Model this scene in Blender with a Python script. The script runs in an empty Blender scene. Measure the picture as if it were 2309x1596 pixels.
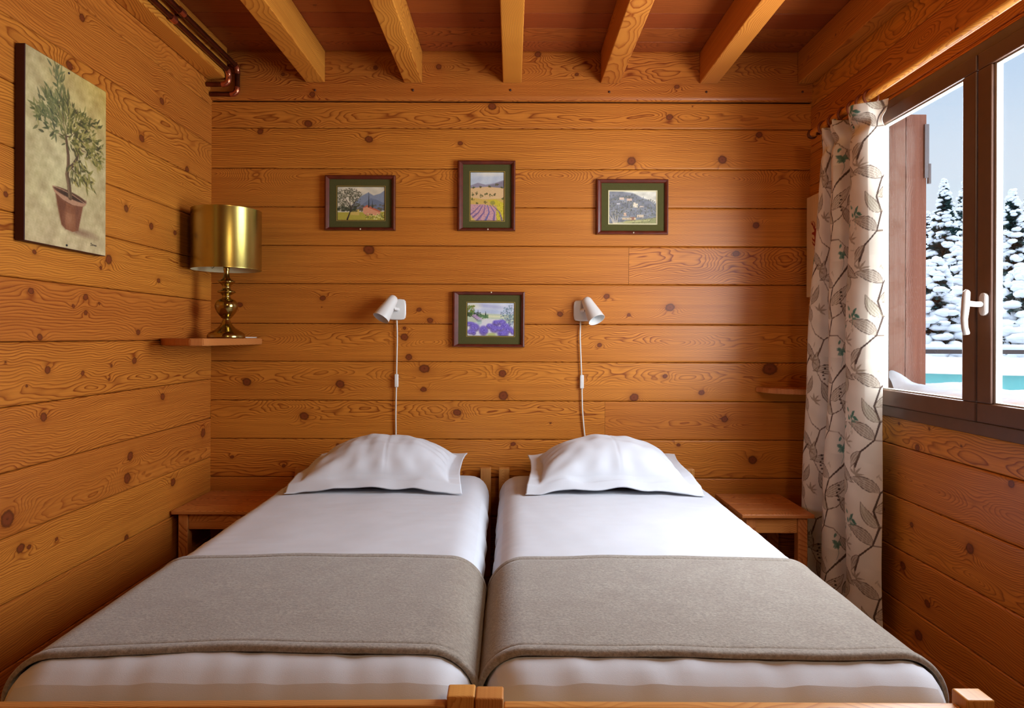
import bpy, bmesh, math, random
import numpy as np
from mathutils import Vector, Matrix

random.seed(7)
rng = np.random.default_rng(11)
sc = bpy.context.scene
COL = sc.collection
PI = math.pi

# ------------------------------------------------------------------ camera
F = 1539.0
ZC = 1.17
ROLL = math.radians(0.2)
cam = bpy.data.cameras.new('camera')
cam.sensor_width = 36.0
cam.lens = 36.0 * F / 2309.0
cam.shift_y = -38.0 / 2309.0
cam.clip_start = 0.05
cam.clip_end = 200
co = bpy.data.objects.new('camera', cam)
COL.objects.link(co)
co.matrix_world = Matrix.Translation((0, 0, ZC)) @ Matrix.Rotation(PI / 2, 4, 'X') @ Matrix.Rotation(ROLL, 4, 'Z')
sc.camera = co


def ray(px, py):
    dx, dy = px - 1154.5, py - 798.0
    c, s = math.cos(ROLL), math.sin(ROLL)
    x, y = dx * c + dy * s, -dx * s + dy * c
    return x / F, -(y + 38.0) / F            # X/d , (Z-ZC)/d


def at(px, py, d):
    a, b = ray(px, py)
    return Vector((a * d, d, ZC + b * d))


def on_x(px, py, X):
    a, b = ray(px, py)
    d = X / a
    return Vector((X, d, ZC + b * d))


YB = 3.40        # back wall
XL = -1.50       # left wall
XR = 1.475       # right wall
ZT = 2.588       # ceiling
YF = -1.3        # wall behind the camera

# ------------------------------------------------------------------ helpers


def s2l(c):
    c = np.asarray(c, float) / 255.0
    return np.where(c <= 0.04045, c / 12.92, ((c + 0.055) / 1.055) ** 2.4)


def rgb(r, g, b):
    v = s2l((r, g, b))
    return (float(v[0]), float(v[1]), float(v[2]), 1.0)


def tag(o, label=None, cat=None, group=None, kind=None):
    if label:
        o['label'] = label
    if cat:
        o['category'] = cat
    if group:
        o['group'] = group
    if kind:
        o['kind'] = kind
    return o


def thing(name, label, cat, loc=(0, 0, 0), rz=0.0, group=None):
    o = bpy.data.objects.new(name, None)
    o.empty_display_size = 0.05
    COL.objects.link(o)
    o.location = loc
    o.rotation_euler = (0, 0, rz)
    return tag(o, label, cat, group)


class MB:
    """collects vertices and faces of one mesh"""

    def __init__(self):
        self.v = []
        self.f = []
        self.m = []
        self.wood = {}

    def add(self, v, f, mi=0):
        n = len(self.v)
        self.v.extend([tuple(map(float, p)) for p in v])
        self.f.extend([tuple(i + n for i in q) for q in f])
        self.m.extend([mi] * len(f))
        return self

    def box(self, lo, hi, mi=0):
        x0, y0, z0 = lo
        x1, y1, z1 = hi
        v = [(x0, y0, z0), (x1, y0, z0), (x1, y1, z0), (x0, y1, z0), (x0, y0, z1), (x1, y0, z1), (x1, y1, z1), (x0, y1, z1)]
        f = [(0, 3, 2, 1), (4, 5, 6, 7), (0, 1, 5, 4), (1, 2, 6, 5), (2, 3, 7, 6), (3, 0, 4, 7)]
        return self.add(v, f, mi)

    def tube(self, pts, r, n=12, caps=True, mi=0, flat=1.0):
        pts = [Vector(p) for p in pts]
        rr = r if hasattr(r, '__len__') else [r] * len(pts)
        vs, fs = [], []
        prev = None
        for i, p in enumerate(pts):
            a = pts[max(i - 1, 0)]
            b = pts[min(i + 1, len(pts) - 1)]
            t = (b - a).normalized()
            if prev is None:
                h = Vector((0, 0, 1)) if abs(t.z) < 0.9 else Vector((1, 0, 0))
                u = t.cross(h).normalized()
            else:
                u = (prev - t * prev.dot(t)).normalized()
            w = t.cross(u)
            prev = u
            for k in range(n):
                a_ = 2 * PI * k / n
                vs.append(p + (u * math.cos(a_) + w * math.sin(a_) * flat) * rr[i])
        for i in range(len(pts) - 1):
            for k in range(n):
                k2 = (k + 1) % n
                fs.append((i * n + k, i * n + k2, (i + 1) * n + k2, (i + 1) * n + k))
        if caps:
            fs.append(tuple(range(n))[::-1])
            fs.append(tuple((len(pts) - 1) * n + k for k in range(n)))
        return self.add(vs, fs, mi)

    def lathe(self, prof, axis=(0, 0, 1), org=(0, 0, 0), n=32, mi=0):
        """prof: list of (radius, height along axis)"""
        ax = Vector(axis).normalized()
        h = Vector((0, 0, 1)) if abs(ax.z) < 0.9 else Vector((1, 0, 0))
        u = ax.cross(h).normalized()
        w = ax.cross(u)
        org = Vector(org)
        vs, fs = [], []
        for (r, z) in prof:
            for k in range(n):
                a = 2 * PI * k / n
                vs.append(org + ax * z + (u * math.cos(a) + w * math.sin(a)) * max(r, 1e-5))
        for i in range(len(prof) - 1):
            for k in range(n):
                k2 = (k + 1) % n
                fs.append((i * n + k, i * n + k2, (i + 1) * n + k2, (i + 1) * n + k))
        return self.add(vs, fs, mi)

    def build(self, name, mats, parent=None, smooth=False, world=False, merge=False):
        me = bpy.data.meshes.new(name)
        me.from_pydata(self.v, [], self.f)
        if not isinstance(mats, (list, tuple)):
            mats = [mats]
        for m in mats:
            me.materials.append(m)
        if len(mats) > 1:
            me.polygons.foreach_set('material_index', self.m)
        if merge:
            bm = bmesh.new()
            bm.from_mesh(me)
            bmesh.ops.remove_doubles(bm, verts=bm.verts, dist=1e-5)
            bmesh.ops.recalc_face_normals(bm, faces=bm.faces)
            bm.to_mesh(me)
            bm.free()
        if smooth:
            me.polygons.foreach_set('use_smooth', [True] * len(me.polygons))
            if smooth == 'auto':
                me.set_sharp_from_angle(angle=math.radians(38))
        me.update()
        return link(name, me, parent)


def link(name, me, parent=None):
    o = bpy.data.objects.new(name, me)
    COL.objects.link(o)
    if parent is not None:
        o.parent = parent
    return o


def grid_faces(nu, nv, off=0):
    i, j = np.meshgrid(np.arange(nu - 1), np.arange(nv - 1), indexing='ij')
    a = (i * nv + j).ravel() + off
    return np.stack([a, a + nv, a + nv + 1, a + 1], 1)


def np_mesh(name, verts, faces, mat, parent=None, attrs=None, smooth=True, flip=False):
    me = bpy.data.meshes.new(name)
    nv, nf = len(verts), len(faces)
    if flip:
        faces = faces[:, ::-1]
    me.vertices.add(nv)
    me.vertices.foreach_set('co', np.ascontiguousarray(verts, dtype=np.float32).ravel())
    me.loops.add(nf * 4)
    me.loops.foreach_set('vertex_index', np.ascontiguousarray(faces, dtype=np.int32).ravel())
    me.polygons.add(nf)
    me.polygons.foreach_set('loop_start', np.arange(0, nf * 4, 4, dtype=np.int32))
    me.polygons.foreach_set('loop_total', np.full(nf, 4, dtype=np.int32))
    me.update(calc_edges=True)
    if smooth:
        me.polygons.foreach_set('use_smooth', np.ones(nf, dtype=bool))
    set_attrs(me, attrs or {})
    mats = mat if isinstance(mat, (list, tuple)) else [mat]
    for m in mats:
        me.materials.append(m)
    me.validate()
    return link(name, me, parent)


def set_attrs(me, attrs):
    for k, (typ, arr) in attrs.items():
        a = me.attributes.new(k, typ, 'POINT')
        arr = np.ascontiguousarray(arr, dtype=np.float32).ravel()
        a.data.foreach_set({'FLOAT': 'value', 'FLOAT_VECTOR': 'vector', 'FLOAT_COLOR': 'color'}[typ], arr)


class Wob:
    """smooth 1-D noise made of sines, range about -1..1"""

    def __init__(self, r, f0, n=5):
        self.f = f0 * (0.6 + 1.6 * r.random(n)) * np.array([1, 1.4, 2.1, 3.0, 4.3][:n])
        self.p = r.random(n) * 2 * PI
        self.a = np.array([1, .7, .5, .33, .22][:n])
        self.a = self.a / self.a.sum() * 1.4

    def __call__(self, x):
        x = np.asarray(x, float)
        return sum(a * np.sin(f * 2 * PI * x + p) for a, f, p in zip(self.a, self.f, self.p))


def noise2(x, y, seed, f, n=7):
    r = np.random.default_rng(int(round(abs(seed) * 1000)))
    out = 0
    for k in range(n):
        ang = r.random() * 2 * PI
        ff = f * (0.6 + 1.2 * r.random())
        out = out + np.sin(2 * PI * ff * (x * math.cos(ang) + y * math.sin(ang)) + r.random() * 6.28)
    return out / math.sqrt(n)


# ------------------------------------------------------------------ solid wood field


def wood_field(u, v, w, vc, seed, knots=(), ringw=0.0055, spread=1.0, auto=0.0, urange=None, h=0.195):
    """growth-ring phase, knot distance for points given in board coordinates"""
    r = np.random.default_rng(int(round(abs(seed) * 1000)))
    style = r.random()
    side = 1 if r.random() < .5 else -1
    if style < 0.62:          # flat sawn, cathedral figure
        vp = vc + (r.random() - .5) * h * .7
        w0 = 0.035 + .05 * r.random()
        slope = (r.random() - .5) * .075
        wa = .022 + .022 * r.random()
    else:                     # rift sawn, straight figure
        vp = vc + side * h * (.55 + .6 * r.random())
        w0 = .03 + .05 * r.random()
        slope = (r.random() - .5) * .03
        wa = .012
    n1, n2, n3 = Wob(r, .55), Wob(r, .8), Wob(r, 2.2)
    vpu = vp + .014 * spread * n2(u) + .003 * n3(u)
    wu = w0 + slope * (u - 1.0) + wa * n1(u) + w
    rr = np.sqrt((v - vpu) ** 2 + wu ** 2)
    rr = rr + .0014 * np.sin(2 * PI * (u * 3.1 + v * 17) + seed) + .0010 * np.sin(2 * PI * (u * 7.3 - v * 31) + 2.1 * seed)
    kd = np.full(np.shape(u), 9.0)
    ks = list(knots)
    if auto > 0 and urange is not None:
        k = r.poisson(auto * (urange[1] - urange[0]))
        for _ in range(int(k)):
            ks.append((urange[0] + r.random() * (urange[1] - urange[0]), vc + (r.random() - .5) * h * .86, .003 + .008 * r.random() ** 1.6))
    for (ku, kv, kr) in ks:
        du, dv = u - ku, v - kv
        sgn = 1.0 if r.random() < .65 else -1.0
        rr = rr + sgn * 2.3 * kr * np.exp(-(du / (4.4 * kr)) ** 2 - (dv / (2.1 * kr)) ** 2)
        th = np.arctan2(dv, du)
        an = 1.0 + .06 * np.sin(2 * th + ku * 40) + .035 * np.sin(5 * th + ku * 90)
        kd = np.minimum(kd, np.sqrt((du / (1.18 * kr)) ** 2 + (dv / kr) ** 2) * an)
    return rr / ringw, kd


def wood_attrs(ring, kd, u, v, rnd, tone):
    n = ring.size
    gv = np.stack([np.asarray(u, float).ravel() + rnd * 7.0, np.asarray(v, float).ravel(), np.full(n, rnd * 13.0)], 1)
    return {'ring': ('FLOAT', ring), 'knot': ('FLOAT', np.minimum(kd, 9.0)), 'gv': ('FLOAT_VECTOR', gv),
            'tone': ('FLOAT', np.full(n, tone))}


def cat_attrs(lst):
    out = {}
    for k in lst[0]:
        out[k] = (lst[0][k][0], np.concatenate([np.asarray(a[k][1], float).reshape(-1, 3 if lst[0][k][0] == 'FLOAT_VECTOR' else 1) for a in lst]))
    return out


def planks(name, O, U, V, N, boards, mat, seed, knots=(), auto=0.7, ufine=None, du=.007, dv=.0055, groove=.011, bev=.006, flip=False, shift=None, parent=None, toneamp=1.0):
    """one wall or ceiling of boards: each board a finely meshed face with rounded long edges"""
    O, U, V, N = (np.array(a, float) for a in (O, U, V, N))
    vs, fs, at_ = [], [], []
    off = 0
    for bi, b in enumerate(boards):
        u0, u1, v0, v1 = b[:4]
        wo = b[4] if len(b) > 4 else 0.0
        bs = b[5] if len(b) > 5 else bi
        bv = b[6] if len(b) > 6 else bev
        r = np.random.default_rng(seed * 1000 + bs)
        if ufine is None:
            uu = np.linspace(u0, u1, max(2, int((u1 - u0) / du) + 1))
        else:
            parts = []
            a, c = max(u0, ufine[0]), min(u1, ufine[1])
            if a >= c:
                uu = np.linspace(u0, u1, max(2, int((u1 - u0) / .05) + 1))
            else:
                if u0 < a:
                    parts.append(np.linspace(u0, a, max(2, int((a - u0) / .05) + 1))[:-1])
                parts.append(np.linspace(a, c, max(2, int((c - a) / du) + 1)))
                if c < u1:
                    parts.append(np.linspace(c, u1, max(2, int((u1 - c) / .05) + 1))[1:])
                uu = np.concatenate(parts)
        hh = v1 - v0
        bv_ = min(bv, hh * .3)
        inner = np.linspace(v0 + bv_, v1 - bv_, max(2, int((hh - 2 * bv_) / dv) + 1))
        vv = np.concatenate([[v0 + .0006, v0 + .0008, v0 + bv_ * .35], inner, [v1 - bv_ * .35, v1 - .0008, v1 - .0006]])
        ww = np.concatenate([[-groove - .012, -groove * .55, -groove * .12], np.zeros(len(inner)), [-groove * .12, -groove * .55, -groove - .012]])
        # flush short edges
        UU, VV = np.meshgrid(uu, vv, indexing='ij')
        WW = np.broadcast_to(ww, UU.shape) + wo
        warp = .0007 * noise2(UU, VV, seed + bs, 1.3)
        P = O + UU[..., None] * U + VV[..., None] * V + (WW + warp)[..., None] * N
        if shift is not None:
            P = P + np.array(shift((v0 + v1) / 2))
        kn = [k for k in knots if u0 <= k[0] <= u1 and v0 + k[2] * .3 <= k[1] <= v1 - k[2] * .3]
        ring, kd = wood_field(UU, VV, WW, (v0 + v1) / 2, seed * 77 + bs, kn, ringw=.0052 + .0040 * r.random(), auto=auto, urange=(u0, u1), h=max(hh, .1))
        vs.append(P.reshape(-1, 3))
        fs.append(grid_faces(len(uu), len(vv), off))
        at_.append(wood_attrs(ring, kd, UU, VV, r.random(), (r.random() - .5) * toneamp))
        off += UU.size
    return np_mesh(name, np.concatenate(vs), np.concatenate(fs), mat, parent, cat_attrs(at_), flip=flip)


def rbox_arrays(size, r, seg):
    """rounded box: verts (centre at origin) and quads"""
    h = np.array(size, float) / 2
    r = min(r, h.min() * .98)
    coords = []
    for a in range(3):
        L = h[a] - r
        n = max(1, int(round(2 * L / seg)))
        inner = np.linspace(-L, L, n + 1)
        e = r * np.array([1, .6, .27])
        coords.append(np.concatenate([-(L + e), inner, (L + e)[::-1]]))
    vs, fs = [], []
    off = 0
    for a in range(3):
        b, c = (a + 1) % 3, (a + 2) % 3
        for s in (-1, 1):
            B, C = np.meshgrid(coords[b], coords[c], indexing='ij')
            P = np.zeros(B.shape + (3,))
            P[..., b] = B
            P[..., c] = C
            P[..., a] = s * h[a]
            core = np.clip(P, -(h - r), h - r)
            d = P - core
            d = d / np.maximum(np.linalg.norm(d, axis=-1, keepdims=True), 1e-9) * r
            vs.append((core + d).reshape(-1, 3))
            f = grid_faces(len(coords[b]), len(coords[c]), off)
            fs.append(f if s > 0 else f[:, ::-1])
            off += B.size
    return np.concatenate(vs), np.concatenate(fs)


WSEED = [100]


def wood_box(name, lo, hi, axis, mat, parent=None, r=.003, seg=.03, ringw=.0045, auto=.5, knots=(), tone=None, seed=None, deform=None):
    lo, hi = np.array(lo, float), np.array(hi, float)
    c = (lo + hi) / 2
    v, f = rbox_arrays(hi - lo, r, seg)
    WSEED[0] += 1
    sd = seed if seed is not None else WSEED[0]
    rr = np.random.default_rng(sd)
    b, cc = (axis + 1) % 3, (axis + 2) % 3
    # widest cross direction acts as the board face
    if (hi - lo)[b] < (hi - lo)[cc]:
        b, cc = cc, b
    u, vv, w = v[:, axis], v[:, b], v[:, cc]
    ring, kd = wood_field(u, vv, w, 0.0, sd, knots, ringw=ringw, auto=auto, urange=(u.min(), u.max()), h=(hi - lo)[b])
    if deform is not None:
        v = deform(v)
    at_ = wood_attrs(ring, kd, u, vv, rr.random(), (rr.random() - .5) * .8 if tone is None else tone)
    return np_mesh(name, v + c, f, mat, parent, at_)


# ------------------------------------------------------------------ materials


def new_mat(name):
    m = bpy.data.materials.new(name)
    m.use_nodes = True
    nt = m.node_tree
    for n in list(nt.nodes):
        nt.nodes.remove(n)
    out = nt.nodes.new('ShaderNodeOutputMaterial')
    return m, nt, out


def ramp(nt, stops, interp='LINEAR'):
    n = nt.nodes.new('ShaderNodeValToRGB')
    cr = n.color_ramp
    cr.interpolation = interp
    while len(cr.elements) < len(stops):
        cr.elements.new(0.5)
    for e, (p, c) in zip(cr.elements, stops):
        e.position = p
        e.color = c if len(c) == 4 else (c[0], c[1], c[2], 1)
    return n


def g(x):
    return (x, x, x, 1)


def mixc(nt, fac, a, b, mode='MIX'):
    n = nt.nodes.new('ShaderNodeMix')
    n.data_type = 'RGBA'
    n.blend_type = mode
    n.clamp_result = False
    for sock, v in ((n.inputs[0], fac), (n.inputs[6], a), (n.inputs[7], b)):
        if isinstance(v, (int, float)):
            sock.default_value = v
        elif isinstance(v, tuple):
            sock.default_value = v
        else:
            nt.links.new(v, sock)
    return n.outputs[2]


def math_(nt, op, a, b=None, clamp=False):
    n = nt.nodes.new('ShaderNodeMath')
    n.operation = op
    n.use_clamp = clamp
    for i, v in enumerate((a, b)):
        if v is None:
            continue
        if isinstance(v, (int, float)):
            n.inputs[i].default_value = v
        else:
            nt.links.new(v, n.inputs[i])
    return n.outputs[0]


def attr(nt, name):
    n = nt.nodes.new('ShaderNodeAttribute')
    n.attribute_name = name
    return n


def vmul(nt, vec, s):
    n = nt.nodes.new('ShaderNodeVectorMath')
    n.operation = 'MULTIPLY'
    nt.links.new(vec, n.inputs[0])
    n.inputs[1].default_value = s
    return n.outputs[0]


def noise(nt, vec, scale, detail=3, rough=.55):
    n = nt.nodes.new('ShaderNodeTexNoise')
    n.inputs['Scale'].default_value = scale
    n.inputs['Detail'].default_value = detail
    n.inputs['Roughness'].default_value = rough
    if vec is not None:
        nt.links.new(vec, n.inputs['Vector'])
    return n.outputs['Fac']


def principled(nt, out, **kw):
    b = nt.nodes.new('ShaderNodeBsdfPrincipled')
    nt.links.new(b.outputs[0], out.inputs[0])
    for k, v in kw.items():
        s = b.inputs[k]
        if isinstance(v, (int, float, tuple)):
            s.default_value = v
        else:
            nt.links.new(v, s)
    return b


def bump(nt, h, strength, dist=.002):
    n = nt.nodes.new('ShaderNodeBump')
    n.inputs['Strength'].default_value = strength
    n.inputs['Distance'].default_value = dist
    nt.links.new(h, n.inputs['Height'])
    return n.outputs[0]


def make_wood(name, light, dark, knot, rough=.38, ringamt=.95, spec=.35, knot_on=True, toneamp=.22):
    m, nt, out = new_mat(name)
    ring = attr(nt, 'ring').outputs['Fac']
    gv = attr(nt, 'gv').outputs['Vector']
    tone = attr(nt, 'tone').outputs['Fac']
    n1 = noise(nt, vmul(nt, gv, (1.6, 9, 1)), 1.0, 2)
    ringn = math_(nt, 'ADD', ring, math_(nt, 'MULTIPLY', math_(nt, 'SUBTRACT', n1, .5), .9))
    fr = math_(nt, 'FRACT', ringn)
    prof = ramp(nt, [(0, g(.10)), (.10, g(0)), (.52, g(.10)), (.78, g(.55)), (.90, g(1)), (1, g(.08))]).outputs[0]
    nt.links.new(fr, nt.nodes[-1].inputs[0])
    # some rings stronger than others
    n2 = noise(nt, vmul(nt, gv, (.9, 5, 1)), 1.0, 2)
    amt = math_(nt, 'MULTIPLY', math_(nt, 'MULTIPLY', prof, ringamt), ramp_fac(nt, n2, .28, .68, .48, 1.25))
    col = mixc(nt, amt, light, dark)
    # long fibre streaks
    n3 = noise(nt, vmul(nt, gv, (2.2, 120, 1)), 1.0, 2, .6)
    col = mixc(nt, ramp_fac(nt, n3, .35, .75, 0, .38), col, dark)
    n4 = noise(nt, vmul(nt, gv, (1.1, 6, 1)), 1.0, 2)
    col = mixc(nt, ramp_fac(nt, n4, .45, .75, 0, .35), col, mixc(nt, .5, light, dark))
    # tone per board
    hsv = nt.nodes.new('ShaderNodeHueSaturation')
    nt.links.new(col, hsv.inputs['Color'])
    nt.links.new(math_(nt, 'ADD', 1.0, math_(nt, 'MULTIPLY', tone, toneamp)), hsv.inputs['Value'])
    nt.links.new(math_(nt, 'ADD', .5, math_(nt, 'MULTIPLY', tone, .012)), hsv.inputs['Hue'])
    col = hsv.outputs[0]
    rgh = rough
    if knot_on:
        k = attr(nt, 'knot').outputs['Fac']
        kn = math_(nt, 'ADD', math_(nt, 'MULTIPLY', k, 1 / 3.0), math_(nt, 'MULTIPLY', math_(nt, 'SUBTRACT', noise(nt, vmul(nt, gv, (160, 160, 1)), 1.0, 1), .5), .10))
        halo = ramp(nt, [(0, g(1)), (.34, g(.85)), (.55, g(.34)), (1.0, g(0))])
        nt.links.new(kn, halo.inputs[0])
        col = mixc(nt, math_(nt, 'MULTIPLY', halo.outputs[0], .5), col, dark)
        kf = ramp(nt, [(0, g(.95)), (.24, g(.95)), (.33, g(.85)), (.40, g(0))])
        nt.links.new(kn, kf.inputs[0])
        mid = tuple(knot[i] * 1.9 for i in range(3)) + (1,)
        kc = ramp(nt, [(0, tuple(knot[i] * .7 for i in range(3)) + (1,)), (.10, mid), (.22, mid), (.32, knot), (.4, tuple(knot[i] * .45 for i in range(3)) + (1,))])
        nt.links.new(kn, kc.inputs[0])
        col = mixc(nt, kf.outputs[0], col, kc.outputs[0])
    b = principled(nt, out, **{'Base Color': col, 'Roughness': rgh, 'Specular IOR Level': spec})
    return m


def ramp_fac(nt, v, a, b, lo, hi):
    n = nt.nodes.new('ShaderNodeMapRange')
    n.inputs[1].default_value = a
    n.inputs[2].default_value = b
    n.inputs[3].default_value = lo
    n.inputs[4].default_value = hi
    nt.links.new(v, n.inputs[0])
    return n.outputs[0]


def simple(name, col, rough=.5, metal=0.0, spec=.5, nz=None, bmp=0.0, bscale=300, **kw):
    m, nt, out = new_mat(name)
    tc = nt.nodes.new('ShaderNodeTexCoord').outputs['Object']
    c = col
    if nz:
        n = noise(nt, tc, nz[0], 4)
        c = mixc(nt, ramp_fac(nt, n, .3, .7, 0, 1), tuple(col[i] * (1 - nz[1]) for i in range(3)) + (1,), tuple(min(1, col[i] * (1 + nz[1])) for i in range(3)) + (1,))
    else:
        n = noise(nt, tc, 8.0, 2)
        c = mixc(nt, ramp_fac(nt, n, .3, .7, 0, 1), tuple(col[i] * .97 for i in range(3)) + (1,), tuple(min(1, col[i] * 1.03) for i in range(3)) + (1,))
    b = principled(nt, out, **{'Base Color': c, 'Roughness': rough, 'Metallic': metal, 'Specular IOR Level': spec}, **kw)
    if bmp:
        nt.links.new(bump(nt, noise(nt, tc, bscale, 3), bmp, .003), b.inputs['Normal'])
    return m


WALL_L = rgb(216, 134, 50)
WALL_D = rgb(126, 50, 10)
KNOT = rgb(92, 42, 18)
M_wall = make_wood('varnished_pine_logs', WALL_L, WALL_D, KNOT)
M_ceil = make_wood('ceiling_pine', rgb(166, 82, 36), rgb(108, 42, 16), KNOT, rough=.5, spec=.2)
M_beam = make_wood('beam_pine', rgb(218, 138, 54), rgb(150, 64, 14), KNOT, rough=.42)
M_furn = make_wood('stained_pine_furniture', rgb(214, 140, 76), rgb(150, 72, 28), KNOT)
M_bed = make_wood('pale_pine_bed', rgb(218, 156, 84), rgb(168, 96, 40), KNOT)
M_shut = make_wood('weathered_red_shutter', rgb(176, 120, 92), rgb(120, 70, 48), KNOT, rough=.6)
M_floor = make_wood('floor_pine', rgb(150, 88, 44), rgb(96, 50, 22), KNOT)
M_panelw = make_wood('pale_wood_panel', rgb(226, 190, 138), rgb(198, 150, 92), KNOT, ringamt=.4, knot_on=False)
M_frame = simple('mahogany_frame', rgb(96, 36, 20), .35, nz=(30, .25))
M_mat = simple('olive_mat', rgb(84, 80, 44), .9, spec=.1, nz=(200, .06))
M_gold = simple('gold_fillet', rgb(206, 180, 104), .35, metal=.6)
M_cream = simple('cream_fillet', rgb(226, 214, 170), .6)
M_sheet = simple('white_cotton', (.67, .685, .745, 1), .85, spec=.12, bmp=.12, bscale=700, **{'Sheen Weight': .15})
M_pillow = simple('white_pillowcase', (.70, .715, .77, 1), .85, spec=.15, bmp=.10, bscale=800, **{'Sheen Weight': .15})
M_white = simple('white_enamel', (.82, .80, .77, 1), .28)
M_whitein = simple('white_inside', (.80, .79, .78, 1), .5)
M_bulb = simple('frosted_bulb', (.85, .85, .85, 1), .25)
M_cord = simple('white_cord', (.78, .74, .68, 1), .45)
M_dark = simple('dark_screw', (.03, .03, .03, 1), .4)
M_brass = simple('polished_brass', rgb(168, 146, 84), .17, metal=1.0)
M_lining = simple('shade_lining', rgb(236, 222, 176), .8)
M_winwood = simple('brown_window_frame', rgb(92, 58, 40), .42, nz=(14, .12))
M_gasket = simple('pale_glazing_spacer', (.34, .30, .25, 1), .45, metal=.0)
M_black = simple('black_gap', (.012, .010, .009, 1), .8)
M_handle = simple('champagne_metal', rgb(186, 174, 164), .38, metal=.3)
M_hinge = simple('zinc_hinge', rgb(150, 140, 138), .4, metal=.7)
M_copper = simple('aged_copper_pipe', rgb(104, 54, 34), .3, metal=.85, nz=(20, .3))
M_copperb = simple('bright_copper_elbow', rgb(196, 116, 84), .22, metal=.9)
M_nail = simple('pale_nail', rgb(226, 206, 180), .3, metal=.4)
M_snow = simple('snow', (.88, .91, .96, 1), .8, spec=.2, bmp=.4, bscale=14)
M_fol = simple('spruce_needles', rgb(34, 66, 66), .8, spec=.2, nz=(6, .5))
M_bark = simple('bark', rgb(60, 46, 38), .9)
M_pool = simple('turquoise_liner', rgb(112, 190, 186), .5)
M_fence = simple('dark_fence', rgb(86, 74, 72), .8)
M_red = simple('red_paint', rgb(150, 40, 20), .6)
M_twig = simple('olive_paint', rgb(120, 110, 40), .6)
M_canvas_side = simple('maroon_canvas_edge', rgb(62, 12, 12), .6)
M_plaster = make_wood('room_back_logs', WALL_L, WALL_D, KNOT)

# brushed shade metal
m, nt, out = new_mat('brushed_gold_shade')
tc = nt.nodes.new('ShaderNodeTexCoord').outputs['Object']
n = noise(nt, vmul(nt, tc, (14, 14, 900)), 1.0, 2)
bb = principled(nt, out, **{'Base Color': mixc(nt, n, rgb(164, 144, 72), rgb(186, 168, 94)), 'Metallic': 1.0, 'Roughness': .27})
M_shade = m

# wool blanket
m, nt, out = new_mat('taupe_wool')
tc = nt.nodes.new('ShaderNodeTexCoord').outputs['Object']
na = noise(nt, tc, 160, 4, .7)
nb = noise(nt, vmul(nt, tc, (1.2, 1, 1)), 11, 4, .7)
nc = noise(nt, vmul(nt, tc, (40, 130, 60)), 1, 3, .7)
c = mixc(nt, ramp_fac(nt, na, .28, .72, 0, 1), rgb(116, 106, 96), rgb(176, 164, 150))
c = mixc(nt, ramp_fac(nt, nb, .35, .7, 0, .40), c, rgb(126, 108, 96))
c = mixc(nt, ramp_fac(nt, nc, .5, .75, 0, .45), c, rgb(118, 106, 94))
bb = principled(nt, out, **{'Base Color': c, 'Roughness': .95, 'Specular IOR Level': .1, 'Sheen Weight': .4, 'Sheen Roughness': .5})
nt.links.new(bump(nt, na, .5, .003), bb.inputs['Normal'])
M_wool = m

# window glass: thin pane, transparent with a fresnel reflection
m, nt, out = new_mat('window_glass')
tr = nt.nodes.new('ShaderNodeBsdfTransparent')
tr.inputs[0].default_value = (.97, .985, .99, 1)
gl = nt.nodes.new('ShaderNodeBsdfGlossy')
gl.inputs['Roughness'].default_value = .02
fr = nt.nodes.new('ShaderNodeLayerWeight')
fr.inputs[0].default_value = .5
mx = nt.nodes.new('ShaderNodeMixShader')
nt.links.new(math_(nt, 'ADD', .02, math_(nt, 'MULTIPLY', math_(nt, 'POWER', fr.outputs['Facing'], 5.0), .5)), mx.inputs[0])
nt.links.new(tr.outputs[0], mx.inputs[1])
nt.links.new(gl.outputs[0], mx.inputs[2])
nt.links.new(mx.outputs[0], out.inputs[0])
M_glass = m


def print_mat(name, rough=.5, spec=.3):
    m, nt, out = new_mat(name)
    c = attr(nt, 'ink').outputs['Color']
    tc = nt.nodes.new('ShaderNodeTexCoord').outputs['Object']
    n = noise(nt, tc, 420, 2)
    c = mixc(nt, ramp_fac(nt, n, .3, .7, 0, .07), c, (.5, .48, .42, 1))
    principled(nt, out, **{'Base Color': c, 'Roughness': rough, 'Specular IOR Level': spec})
    return m


M_print = print_mat('printed_paper', .35, .3)
M_canvas = print_mat('painted_canvas', .7, .2)
M_cloth = print_mat('printed_curtain_cloth', .9, .1)

# ------------------------------------------------------------------ painting raster


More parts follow.
